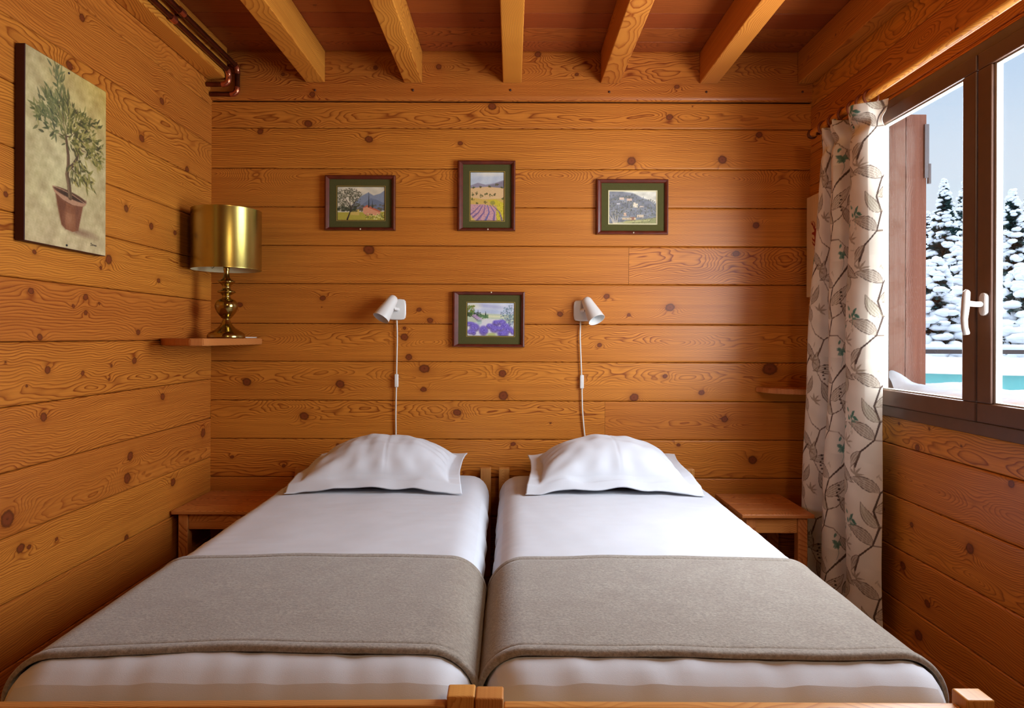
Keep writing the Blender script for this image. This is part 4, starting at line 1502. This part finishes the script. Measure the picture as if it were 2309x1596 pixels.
def side_table(loc, w, label):
    t = thing('bedside_table', label, 'bedside table', loc, group='low pine bedside tables')
    d = .40
    n = 4
    for k in range(n):
        wood_box('top_board', (0, k * d / n + .0006, .388), (w, (k + 1) * d / n - .0006, .405), 0, M_furn, t, r=.004, seg=.02, ringw=.004, auto=1.6)
    for x in (.024, w - .024 - .042):
        for y in (.018, d - .018 - .042):
            wood_box('leg', (x, y, 0), (x + .042, y + .042, .3878), 2, M_furn, t, r=.003, seg=.03, auto=.4)
    for y in (.026, d - .026 - .018):
        wood_box('apron', (.0665, y, .318), (w - .0665, y + .018, .3878), 0, M_furn, t, r=.002, seg=.03, auto=1.5)
    for x in (.032, w - .032 - .018):
        wood_box('apron', (x, .0605, .318), (x + .018, d - .0605, .3878), 1, M_furn, t, r=.002, seg=.03)
    return t


side_table((XL + .010, 2.985, 0), .405, 'low pine bedside table in the corner under the brass lamp')
side_table((1.000, 2.955, 0), .315, 'low pine bedside table between the bed and the curtain')

# ------------------------------------------------------------------ pale wooden panel behind the curtain
xp = XR - .004
t = thing('wooden_panel', 'pale wooden panel with a painted red stag, half hidden by the curtain', 'wall panel', (xp, 3.375, 1.372))
wood_box('board', (-.016, -.30, 0), (-.001, 0, .490), 2, M_panelw, t, r=.002, seg=.02, ringw=.012, auto=0)


def flat_shape(name, polys, x, mat, parent, th=.0012):
    mb = MB()
    for pts in polys:
        n = len(pts)
        vs = [(x, a, b) for a, b in pts] + [(x - th, a, b) for a, b in pts]
        mb.add(vs, [tuple(range(n, 2 * n))] + [(i, (i + 1) % n, n + (i + 1) % n, n + i) for i in range(n)])
    return mb.build(name, mat, parent)


def strip(pts, w):
    out_a, out_b = [], []
    for i, p in enumerate(pts):
        a = Vector(pts[max(i - 1, 0)])
        b = Vector(pts[min(i + 1, len(pts) - 1)])
        d = (b - a).normalized()
        n = Vector((-d.y, d.x))
        ww = w * (1 - .6 * i / max(1, len(pts) - 1)) / 2
        out_a.append((p[0] + n.x * ww, p[1] + n.y * ww))
        out_b.append((p[0] - n.x * ww, p[1] - n.y * ww))
    return out_a + out_b[::-1]


def PP(px, py):
    q = on_x(px, py, xp - .016)
    return (q.y - 3.375, q.z - 1.372)


body = [PP(*q) for q in ((1845, 503), (1846, 508), (1845, 520), (1846, 532), (1844, 545), (1842, 556), (1839, 566), (1836.5, 562), (1838, 553), (1837, 545), (1837.5, 535), (1836, 530), (1831, 528), (1832, 524), (1836, 523), (1838, 517), (1842, 512))]
ant = [strip([PP(1838, 518), PP(1835, 512), PP(1833, 505), PP(1834, 498)], .012), strip([PP(1837, 514), PP(1838, 507), PP(1837, 500)], .010), strip([PP(1834, 508), PP(1830, 504), PP(1829.5, 499)], .008), strip([PP(1837.5, 543), PP(1833, 540), PP(1832, 536)], .010),
       strip([PP(1837.5, 553), PP(1834, 550), PP(1832, 545)], .009)]
flat_shape('painted_stag', [body] + ant, -.0162, M_red, t, .0008)
tw = [strip([PP(1841, 587), PP(1845, 583), PP(1850, 580)], .006), strip([PP(1843, 563), PP(1846, 558), PP(1851, 553)], .006), strip([PP(1845, 584), PP(1845, 579)], .006), strip([PP(1846, 560), PP(1844, 556)], .006)]
flat_shape('painted_twig', [tw[0], tw[2]], -.0162, M_twig, t, .0008)
flat_shape('painted_twig', [tw[1], tw[3]], -.0162, M_twig, t, .0008)

# ------------------------------------------------------------------ window
t = bpy.data.objects.new('window_1', None)
COL.objects.link(t)
t.location = (XR, 2.115, WZ0)
tag(t, 'brown wooden casement window looking onto snowy trees', 'window', kind='structure')


def ring_frame(mb, x0, x1, ya, yb, za, zb_, w, mi=0, top=None, bot=None):
    top = top or w
    bot = bot or w
    mb.box((x0, ya, za), (x1, yb, za + bot), mi)
    mb.box((x0, ya, zb_ - top), (x1, yb, zb_), mi)
    mb.box((x0, ya, za + bot), (x1, ya + w, zb_ - top), mi)
    mb.box((x0, yb - w, za + bot), (x1, yb, zb_ - top), mi)


Hh = WZ1 - WZ0
y_lo, y_hi = WY0 - 2.115, WY1 - 2.115
mb = MB()
ring_frame(mb, -.028, -.002, y_lo - .012, y_hi + .010, .0, Hh, .046, top=.034, bot=.042)
o = mb.build('window_frame', M_winwood, t)
bv = o.modifiers.new('edge', 'BEVEL')
bv.width = .003
bv.segments = 2


def sash(ya, yb, za, zb_, xoff, hinge_side):
    mb = MB()
    w = .062
    ring_frame(mb, -.040 + xoff, -.008 + xoff, ya, yb, za, zb_, w, top=.052, bot=.060)
    s = mb.build('sash', M_winwood, t)
    b = s.modifiers.new('edge', 'BEVEL')
    b.width = .004
    b.segments = 2
    gy0, gy1, gz0, gz1 = ya + w, yb - w, za + .060, zb_ - .052
    q = MB()
    ring_frame(q, -.031 + xoff, -.012 + xoff, gy0, gy1, gz0, gz1, .010, top=.005, bot=.005)
    q.build('glazing_bead', M_gasket, s)
    MB().box((-.021 + xoff, gy0 + .002, gz0 + .002), (-.017 + xoff, gy1 - .002, gz1 - .002)).build('pane', M_glass, s)
    return s


sash(.0015, y_hi - .034, .043, Hh - .035, 0, 1)
sash(y_lo + .036, -.0015, .043, Hh - .035, .004, -1)
# hinge on the far side
hg = MB()
for zz in (.89, .18):
    hg.tube([(-.045, y_hi - .030, zz), (-.045, y_hi - .030, zz + .055)], .006, 10)
hg.build('hinge', M_gold, t, smooth='auto')
# handle
hc = on_x(2222, 686, XR - .037)
hy, hz = hc.y - 2.115, hc.z - WZ0
hd = MB()
n = 24
pr_ = []
for k in range(n):
    a = 2 * PI * k / n
    pr_.append((math.cos(a) * .0145, math.sin(a) * .0145 + (.020 if math.sin(a) > 0 else -.020)))
vs = [(-.0365, hy + a, hz + b) for a, b in pr_] + [(-.046, hy + a, hz + b) for a, b in pr_] + [(-.049, hy + a * .82, hz + b * .88) for a, b in pr_]
fs = [(i, (i + 1) % n, n + (i + 1) % n, n + i) for i in range(n)] + [(n + i, n + (i + 1) % n, 2 * n + (i + 1) % n, 2 * n + i) for i in range(n)] + [tuple(range(2 * n, 3 * n))[::-1]]
hd.add(vs, fs)
hr = hd.build('handle', M_handle, t, smooth='auto', merge=True)
lv = MB()
lv.tube([(-.047, hy, hz), (-.066, hy, hz), (-.086, hy + .001, hz + .002), (-.096, hy + .002, hz + .004)], [.0095, .0085, .009, .010], 16)
lv.tube([(-.088, hy + .004, hz + .040), (-.092, hy + .004, hz + .036), (-.094, hy + .004, hz + .012), (-.096, hy + .003, hz - .010), (-.100, hy + .002, hz - .045), (-.099, hy + .001, hz - .070), (-.095, hy + .000, hz - .088), (-.094, hy, hz - .092)],
        [.0085, .0105, .0115, .0115, .0100, .0095, .0100, .0085], 16)
lv.build('lever', M_handle, hr, smooth='auto')

# ------------------------------------------------------------------ curtain rod, rings, curtain
RX, RZc = 1.392, 2.118
t = thing('curtain_rod', 'round pine curtain rod above the window', 'curtain rod', (RX, 3.0, RZc))
WSEED[0] += 1
th_ = np.linspace(0, 2 * PI, 25)[:-1]
yy = np.linspace(-4.25, .16, 150)
A, Yy = np.meshgrid(th_, yy, indexing='ij')
P = np.stack([.0175 * np.cos(A), Yy, .0175 * np.sin(A)], -1)
nA, nY = A.shape
f = grid_faces(nA, nY)
last = np.array([[(nA - 1) * nY + j, j, j + 1, (nA - 1) * nY + j + 1] for j in range(nY - 1)])
ring_, kd_ = wood_field(Yy, P[..., 0], P[..., 2], 0, 909, (), ringw=.004)
at_ = wood_attrs(ring_, kd_, Yy, P[..., 0] * 3, .3, .4)
np_mesh('pole', P.reshape(-1, 3), np.concatenate([f, last]), M_beam, t, at_)
MB().lathe([(0, .0), (.0175, .0), (.022, .004), (.024, .014), (.020, .026), (.010, .034), (0, .036)], (0, 1, 0), (0, .158, 0), 24).build('finial', M_beam, t, smooth=True)
for y in (.10, -1.9, -4.1):
    MB().tube([(XR - RX + .004, y, -.004), (.010, y, -.006), (.0, y, -.019), (-.012, y, -.018)], .007, 12).build('bracket', M_furn, t, smooth='auto')

ring_y = [3.045, 2.955, 2.865, 2.785, 2.715, 2.655]
for k, y in enumerate(ring_y):
    mb = MB()
    n1, n2 = 28, 10
    vs, fs = [], []
    for i in range(n1):
        a = 2 * PI * i / n1
        for j in range(n2):
            b = 2 * PI * j / n2
            R_ = .0275 + .0055 * math.cos(b)
            vs.append((R_ * math.cos(a), .0055 * math.sin(b), R_ * math.sin(a)))
    for i in range(n1):
        for j in range(n2):
            fs.append((i * n2 + j, ((i + 1) % n1) * n2 + j, ((i + 1) % n1) * n2 + (j + 1) % n2, i * n2 + (j + 1) % n2))
    mb.add(vs, fs)
    r_ = thing('curtain_ring', ['brown wooden curtain ring at the corner end of the rod', 'second brown curtain ring from the room corner', 'third brown curtain ring from the room corner', 'third brown curtain ring from the window end of the curtain', 'second brown curtain ring from the window end of the curtain', 'brown curtain ring at the window end of the curtain'][k], 'curtain ring', (RX, y, RZc - .009), group='wooden curtain rings')
    mb.build('ring', M_ringwood if 'M_ringwood' in globals() else simple('ring_wood', rgb(120, 52, 24), .4), r_, smooth=True)
    M_ringwood = bpy.data.materials['ring_wood']
    MB().tube([(0, 0, -.033), (0, 0, -.040), (.004, 0, -.046), (.0, 0, -.050)], .0016, 8).build('hook', M_hinge, r_, smooth=True)

# printed cloth tile
TW, TH = .46, .40
T_ = Paint(TW, TH, .0022, (216, 204, 188))
T_.wrap = True
BR, GY, DK, TL, SG = (92, 70, 58), (140, 122, 104), (54, 42, 40), (62, 108, 94), (152, 144, 120)
r = random.Random(4)


def cm(*pts):
    return [(a / 100, b / 100) for a, b in pts]


def feather(x, y, ang, L, W, bend, n, col, fill):
    """a hatched plume: several tapering strands that fan out of one stem"""
    x, y, L, W = x / 100, y / 100, L / 100, W / 100
    for k in range(n):
        f = (k / (n - 1)) * 2 - 1
        pts = []
        for t in np.linspace(0, 1, 9):
            off = f * W * .5 * math.sin(PI * min(1, t * 1.02) ** .8)
            th = ang + bend * t
            pts.append((x + L * t * math.cos(ang + bend * t * .5) - off * math.sin(th), y + L * t * math.sin(ang + bend * t * .5) + off * math.cos(th)))
        if k == 0:
            first = pts
        if k == n - 1:
            T_.poly(first + pts[::-1], fill, .42)
        edge = abs(f) > .9
        T_.stroke(pts[(0 if edge else 1):(9 if edge else 8 - k % 3)], [.0014, .0036 if edge else .0026, .0012], col, .88 if edge else .66)


DKB = (70, 52, 46)
T_.stroke(cm((3, -2), (5, 4), (10, 9), (12, 16), (10, 22), (12, 29), (17, 35), (21, 40)), [.009, .005, .008, .005, .010], DKB, .95)
T_.stroke(cm((25, 0), (27, 7), (33, 12), (34, 19), (31, 26), (34, 33), (41, 40)), [.007, .004, .008, .005], BR, .92)
for pts in (((12, 16), (16, 18), (19, 23)), ((34, 19), (39, 21), (43, 26)), ((27, 7), (23, 10), (20, 15)), ((10, 9), (15, 9), (18, 6)), ((31, 26), (27, 29), (25, 33))):
    T_.stroke(cm(*pts), [.0045, .002], BR, .9)
for (x, y, a, L, W, bd, n, c, fl) in [(10, 9, 2.2, 12, 4.6, .9, 6, DKB, GY), (12, 16, 2.6, 11, 3.8, -.8, 5, BR, SG), (10, 22, .35, 13, 4.2, .8, 6, BR, (176, 160, 138)), (12, 29, 2.4, 12, 4.4, .7, 6, DKB, GY), (33, 12, -.2, 12, 4.4, .9, 6, BR, (170, 152, 130)),
                                      (34, 19, 2.5, 12, 4.6, -.7, 6, DKB, GY), (31, 26, .6, 13, 4.0, -.7, 5, BR, SG), (34, 33, 2.7, 11, 4.0, .8, 5, BR, (176, 162, 142)), (19, 23, .9, 9, 3.2, .5, 5, DKB, GY), (43, 26, 1.2, 9, 3.4, .8, 5, BR, SG),
                                      (20, 15, 1.7, 9, 3.2, .7, 5, BR, GY), (18, 6, -1.2, 9, 3.4, .8, 5, DKB, GY), (25, 33, 1.9, 9, 3.4, -.6, 5, DKB, (160, 142, 120)), (5, 4, -2.4, 8, 3.0, .6, 4, BR, GY), (41, 38, -1.0, 10, 3.6, .6, 5, DKB, GY)]:
    feather(x, y, a, L, W, bd, n, c, fl)
for (x, y) in ((24, 20), (3, 35), (22, 38), (44, 7)):
    for k in range(5):
        T_.leaf(x / 100, y / 100, k * .75 - .6, .032 + .01 * r.random(), .008, GY, .75)
for (x, y) in ((41, 14), (17, 2), (1, 17)):
    for k in range(9):
        T_.leaf(x / 100 + r.gauss(0, .008), y / 100 + r.gauss(0, .011), r.random() * 6.28, .022, .010, TL if k % 3 else (92, 128, 112), .85)
    T_.stroke([(x / 100, y / 100), (x / 100 + .005, y / 100 - .03), (x / 100 - .004, y / 100 - .06)], [.0026, .0012], (84, 120, 108), .8)
for (x, y) in ((28, 36), (16, 27), (39, 31)):
    for k in range(5):
        T_.ell(x / 100 + .004 * math.sin(k * 2), y / 100 - .015 * k, .0048, .0036, DK, .9, r.random())
for k in range(12):
    x, y = r.random() * TW, r.random() * TH
    T_.leaf(x, y, r.random() * 6.28, .018 + .012 * r.random(), .006, (156, 142, 122), .55)
T_.mottle(31, 9, np.array([4, 4, 4]))
tile = T_.lin()[:-1, :-1]

zt_c, zb_c = 2.086, .035
nS, nZ = 480, 720
ph = np.linspace(-1.15 * PI, 4.80 * PI, nS)
zz = np.linspace(zb_c, zt_c, nZ)
keys = np.array([-1.15 * PI, 0, 2 * PI, 4 * PI, 4.45 * PI, 4.80 * PI])
y_bot = np.interp(ph, keys, [3.215, 3.130, 2.890, 2.700, 2.635, 2.588])
y_top = np.interp(ph, keys, [3.060, 2.985, 2.865, 2.725, 2.640, 2.602])
Ph, Z = np.meshgrid(ph, zz, indexing='ij')
q = np.clip((Z - zb_c) / (zt_c - zb_c), 0, 1)
sm = q ** 1.3
Yc = y_bot[:, None] * (1 - sm) + y_top[:, None] * sm
amp_t = .066 * (1 - .40 * q)
cusp = 2 * np.abs(np.cos(Ph / 2)) ** .8 - 1
Xc = 1.3885 - amp_t * (cusp * (1 - .6 * q) + np.cos(Ph) * .6 * q)
up = np.clip((Z - 1.72) / .30, 0, 1)
Xc = Xc + up * .016 * np.cos(Ph * 2.0 + 1.0) + .006 * up * np.sin(Ph * 3.3)
Yc = Yc - .016 * np.sin(Ph) * (1 - .4 * q) + up * .008 * np.sin(Ph * 2.6 + .7)
Xc = Xc + .004 * np.sin(Z * 4.2 + Ph * .6) + .003 * np.sin(Z * 9 + Ph)
Yc = Yc + .006 * np.sin(Z * 2.7 + Ph * .35)
# pinch below the header, flare above
pin = np.exp(-((Z - 2.005) / .030) ** 2)
fl_ = np.clip((Z - 2.02) / .065, 0, 1)
mid_x = 1.388
Xc = mid_x + (Xc - mid_x) * (1 - .50 * pin + .22 * fl_)
Zc = Z + fl_ * (.006 * np.cos(Ph * 2) - .004)
arc = np.concatenate([[0], np.cumsum(np.hypot(np.diff(Xc[:, 60]), np.diff(Yc[:, 60])))])
iu = (np.mod(arc[:, None] + 0 * Z, TW) / TW * tile.shape[0]).astype(int) % tile.shape[0]
iv = (np.mod(Z + .11, TH) / TH * tile.shape[1]).astype(int) % tile.shape[1]
ink = tile[iu, iv]
t = thing('curtain', 'cream curtain printed with brown branches and green sprigs, drawn beside the window', 'curtain', (1.3835, 2.9, zb_c))
P = np.stack([Xc - 1.3835, Yc - 2.9, Zc - zb_c], -1)
cu = np_mesh('cloth', P.reshape(-1, 3), grid_faces(nS, nZ), M_cloth, t, {'ink': ('FLOAT_COLOR', ink.reshape(-1, 4))})
sol = cu.modifiers.new('thickness', 'SOLIDIFY')
sol.thickness = .0016
sol.offset = 0

# ------------------------------------------------------------------ outside the window
# open shutter with hinge strap
t = thing('shutter', 'open reddish wooden shutter standing outside the window pane', 'shutter', (1.604, 2.95, .93))
wood_box('shutter_board', (0, -.012, 0), (.088, .018, 1.205), 2, M_shut, t, r=.003, seg=.03, ringw=.005)
wood_box('shutter_board', (.090, -.012, 0), (.178, .018, 1.205), 2, M_shut, t, r=.003, seg=.03, ringw=.005, tone=-.6)
hs = MB().box((.165, -.022, .93), (.183, -.0122, 1.16))
hs.tube([(.186, -.017, .905), (.186, -.017, .99)], .008, 10)
hs.build('hinge_strap', M_hinge, t)

# snow on the outer sill
sx = np.linspace(XR + .115, XR + .55, 40)
sy = np.linspace(1.30, 3.05, 120)
A, B = np.meshgrid(sx, sy, indexing='ij')
hgt = .966 + .007 * noise2(A, B, 5, 2.2) + .005 * noise2(A, B, 6, 6) + .004 * noise2(A, B, 9, 14) + .10 * np.exp(-((B - 2.91) / .07) ** 2 - ((A - 1.60) / .07) ** 2) - .05 * np.exp(-((A - XR - .11) / .05) ** 2)
hgt = np.minimum(hgt, 1.12)
o = np_mesh('snow_drift', np.concatenate([np.stack([A, B, hgt], -1).reshape(-1, 3), np.stack([A, B, 0 * A + .80], -1).reshape(-1, 3)]), np.concatenate([grid_faces(40, 120), grid_faces(40, 120, 4800)[:, ::-1]]), M_snow)
tag(o, 'snow heaped on the outer window sill', 'snow', kind='stuff')

# snowy ground
gx = np.concatenate([np.linspace(1.68, 14, 60), np.linspace(15, 60, 20)])
gy = np.concatenate([np.linspace(-6, 24, 90), np.linspace(26, 70, 14)])
A, B = np.meshgrid(gx, gy, indexing='ij')
hgt = .05 + .10 * noise2(A, B, 15, .16) + .04 * noise2(A, B, 16, .6)
o = np_mesh('ground', np.stack([A, B, hgt], -1).reshape(-1, 3), grid_faces(len(gx), len(gy)), M_snow, flip=False)
tag(o, kind='structure')


def blob_arr(cx, cy, cz, rx, ry, rz, seed, nu=14, nv=9):
    rr = np.random.default_rng(seed)
    th = np.linspace(0, 2 * PI, nu, endpoint=False)
    ph_ = np.linspace(.02, PI - .02, nv)
    A, B = np.meshgrid(th, ph_, indexing='ij')
    k = 1 + .10 * np.sin(2 * A + rr.random() * 6) + .07 * np.sin(3 * A + 4 * B + rr.random() * 6)
    P = np.stack([cx + rx * k * np.cos(A) * np.sin(B), cy + ry * k * np.sin(A) * np.sin(B), cz + rz * k * np.cos(B)], -1)
    f = grid_faces(nu, nv)
    wrap_ = np.array([[(nu - 1) * nv + j, j, j + 1, (nu - 1) * nv + j + 1] for j in range(nv - 1)])
    return P.reshape(-1, 3), np.concatenate([f, wrap_])


# raised pool with turquoise wall, snow lying on its rim and cover
pc = at(2128, 850, 10.0)
t = thing('swimming_pool', 'raised turquoise pool under a thick layer of snow', 'pool', (pc.x + 1.2, 11.6, 0.0))
PR = 2.9
mb = MB().lathe([(PR, 0.0), (PR, .69), (PR - .04, .71), (PR - .05, .60), (0, .60)], n=64)
mb.build('pool_wall', M_pool, t, smooth='auto')
th2 = np.linspace(0, 2 * PI, 120)
rr2 = np.linspace(0, 1, 24)
A, B = np.meshgrid(th2, rr2, indexing='ij')
hh2 = .695 + .12 * np.sqrt(np.clip(1 - B ** 8, 0, 1)) + .03 * noise2(np.cos(A) * B * 3, np.sin(A) * B * 3, 3, .5) * np.clip(1 - B ** 8, 0, 1)
P = np.stack([np.cos(A) * B * (PR + .05), np.sin(A) * B * (PR + .05), hh2], -1)
np_mesh('snow_cover', P.reshape(-1, 3), grid_faces(120, 24), M_snow, t)

# low dark fence
fx = at(2130, 800, 14.95).x
t = thing('garden_fence', 'low dark garden fence behind the snowy pool', 'fence', (fx - 1.5, 14.95, 0))
for k in range(9):
    MB().box((-2 + k * 1.4, -.05, 0), (-1.9 + k * 1.4, .05, .95)).build('fence_post', M_fence, t)
for z in (.35, .62, .84):
    MB().box((-2.0, -.09, z), (9.3, -.052, z + .12)).build('fence_rail', M_fence, t)
v, f = blob_arr(3.6, -.03, .98, 5.7, .12, .06, 3, 40, 9)
np_mesh('snow_cap', v, f, M_snow, t)


def conifer(x, y, z0, h, R, label, seed, dens=1.0, big=1.0):
    rr = np.random.default_rng(seed)
    t = thing('snowy_spruce', label, 'tree', (x, y, z0), group='snow-laden spruces outside the window')
    MB().tube([(0, 0, 0), (0, 0, h * .5), (0, 0, h)], [.13, .08, .01], 10).build('trunk', M_bark, t, smooth=True)
    fv, ff, sv, sf = [], [], [], []
    fo = so = 0
    n = int(230 * dens)
    for i in range(n):
        q = (i + .5) / n
        zz_ = h * (.06 + .94 * q ** .85)
        rad = R * (1 - zz_ / h) ** .8 * (.72 + .5 * rr.random()) + .06
        a = i * 2.399 + rr.random() * .8
        droop = .25 + .25 * rr.random()
        ca, sa = math.cos(a), math.sin(a)
        # branch: several tapering needle blades fanned about the bough
        for b in range(7):
            da = (b - 3) * .17 + rr.normal(0, .06)
            L = rad * (1 - .09 * abs(b - 3)) * (.85 + .3 * rr.random())
            c2, s2 = math.cos(a + da), math.sin(a + da)
            w = .05 + .07 * rad
            p0 = np.array([c2 * L * .12, s2 * L * .12, zz_ + .05])
            p1 = np.array([c2 * L * .6, s2 * L * .6, zz_ - droop * L * .35])
            p2 = np.array([c2 * L, s2 * L, zz_ - droop * L * .8 + .03 * rr.normal()])
            sd_ = np.array([-s2, c2, 0]) * w
            dn_ = np.array([0, 0, -.10 - .10 * rad])
            fv += [p0 + sd_ * .3, p0 - sd_ * .3, p1 - sd_ + dn_ * .6, p1 + sd_ + dn_ * .6, p2 - sd_ * .25, p2 + sd_ * .25, p1 + dn_ * 1.6, p0 + dn_, p1, p2]
            ff += [(fo, fo + 1, fo + 8, fo + 8), (fo, fo + 8, fo + 3, fo), (fo + 1, fo + 2, fo + 8, fo + 1), (fo + 8, fo + 2, fo + 4, fo + 9), (fo + 3, fo + 8, fo + 9, fo + 5), (fo + 7, fo + 6, fo + 9, fo)]
            fo += 10
        if rr.random() < .74:
            for b in range(1 + int(rr.random() * 2.2)):
                L = rad * (.45 + .5 * rr.random())
                da = rr.normal(0, .28)
                v, f = blob_arr(math.cos(a + da) * L, math.sin(a + da) * L, zz_ - droop * L * .55 + .05, .07 + (.10 + .20 * rr.random()) * rad * big, .07 + (.10 + .20 * rr.random()) * rad * big, .05 + (.04 + .09 * rr.random()) * rad * big, seed * 999 + i * 3 + b, 9, 6)
                sv.append(v)
                sf.append(f + so)
                so += len(v)
    me = bpy.data.meshes.new('foliage')
    me.from_pydata([tuple(p) for p in fv], [], [tuple(dict.fromkeys(q)) for q in ff])
    me.materials.append(M_fol)
    link('foliage', me, t)
    np_mesh('snow_load', np.concatenate(sv), np.concatenate(sf), M_snow, t)
    return t


def tree_at(px, ytip, d, R, label, seed, dens=1.0, z0=-.2, big=1.0):
    p = at(px, ytip, d)
    conifer(p.x, d, z0, p.z - z0, R, label, seed, dens, big)


tree_at(2305, 600, 16.4, 1.1, 'low snowy spruce in front in the pane beyond the window handle', 59, 1.1, -.2, 1.25)
tree_at(2112, 585, 19.4, 1.05, 'low bushy snowy spruce behind the pool, beside the open shutter', 54, 1.0, -.2, 1.25)
tree_at(2163, 550, 22.6, 1.2, 'low bushy snowy spruce behind the pool, beside the window handle', 55, 1.1, -.2, 1.25)
tree_at(2284, 430, 26.2, 1.35, 'broad snowy spruce filling the pane beyond the window handle', 57, 1.3)
tree_at(2130, 405, 30.0, 1.35, 'tall slim snowy spruce with its whole tip clear against the sky', 51, 1.3)
tree_at(2205, 520, 34.0, 1.4, 'snowy spruce behind the meeting stiles of the window', 56, 1.0)
tree_at(2178, 396, 38.2, 1.5, 'tall snowy spruce whose tip meets the window stile with the handle', 52, 1.3)
tree_at(2092, 478, 42.8, 1.7, 'snowy spruce just clear of the open shutter edge', 53, 1.2)
tree_at(2325, 405, 47.8, 1.9, 'tall snowy spruce at the outer edge of the pane beyond the handle', 58, 1.2)
tree_at(2145, 560, 53.0, 1.8, 'far snowy spruce filling the gap between the two tall tips', 60, 1.0)

# ------------------------------------------------------------------ light
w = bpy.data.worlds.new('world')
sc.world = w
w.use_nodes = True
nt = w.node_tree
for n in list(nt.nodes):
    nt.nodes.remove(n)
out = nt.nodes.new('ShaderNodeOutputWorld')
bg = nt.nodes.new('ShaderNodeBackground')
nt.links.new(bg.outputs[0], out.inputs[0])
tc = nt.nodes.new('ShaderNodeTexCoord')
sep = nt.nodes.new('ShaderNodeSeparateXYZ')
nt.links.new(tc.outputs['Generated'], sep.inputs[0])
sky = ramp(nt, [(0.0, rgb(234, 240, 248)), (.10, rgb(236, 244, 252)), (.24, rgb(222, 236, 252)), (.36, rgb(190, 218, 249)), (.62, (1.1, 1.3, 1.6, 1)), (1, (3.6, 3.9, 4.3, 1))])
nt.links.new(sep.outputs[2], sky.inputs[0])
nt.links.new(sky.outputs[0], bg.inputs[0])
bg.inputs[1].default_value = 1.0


def area(name, loc, target, sx, sy, power, col):
    l = bpy.data.lights.new(name, 'AREA')
    l.shape = 'RECTANGLE'
    l.size, l.size_y = sx, sy
    l.energy = power
    l.color = col
    o = bpy.data.objects.new(name, l)
    COL.objects.link(o)
    o.location = loc
    d = Vector(target) - Vector(loc)
    o.rotation_euler = d.to_track_quat('-Z', 'Z').to_euler()
    return o


# daylight entering at the window
area('daylight_window', (XR + .012, 2.115, 1.47), (0.0, 2.115, 1.43), 1.25, 1.14, 100, (.84, .92, 1.0))
# glare from the sunlit snow further along the house front
area('daylight_snow_glare', (2.35, -.10, 1.05), (1.0, 3.0, 1.5), .55, .5, 36, (.95, .97, 1.0))
# warm fill light added high behind the viewer, standing for no known lamp
area('added_fill_light', (.85, -.35, 2.36), (-.7, 2.8, 1.7), .5, .4, 15, (1.0, .76, .48))

sc.view_settings.view_transform = 'Standard'
sc.view_settings.look = 'None'
sc.view_settings.gamma = 1.0
sc.view_settings.use_curve_mapping = False
sc.view_settings.exposure = 0.0
sc.cycles.use_denoising = True
sc.cycles.max_bounces = 6
sc.cycles.use_adaptive_sampling = True
sc.cycles.adaptive_threshold = .05
sc.cycles.adaptive_min_samples = 16
sc.cycles.diffuse_bounces = 2
sc.cycles.glossy_bounces = 2
sc.cycles.transparent_max_bounces = 8
sc.cycles.sample_clamp_indirect = 6.0
sc.cycles.caustics_reflective = False
sc.cycles.caustics_refractive = False
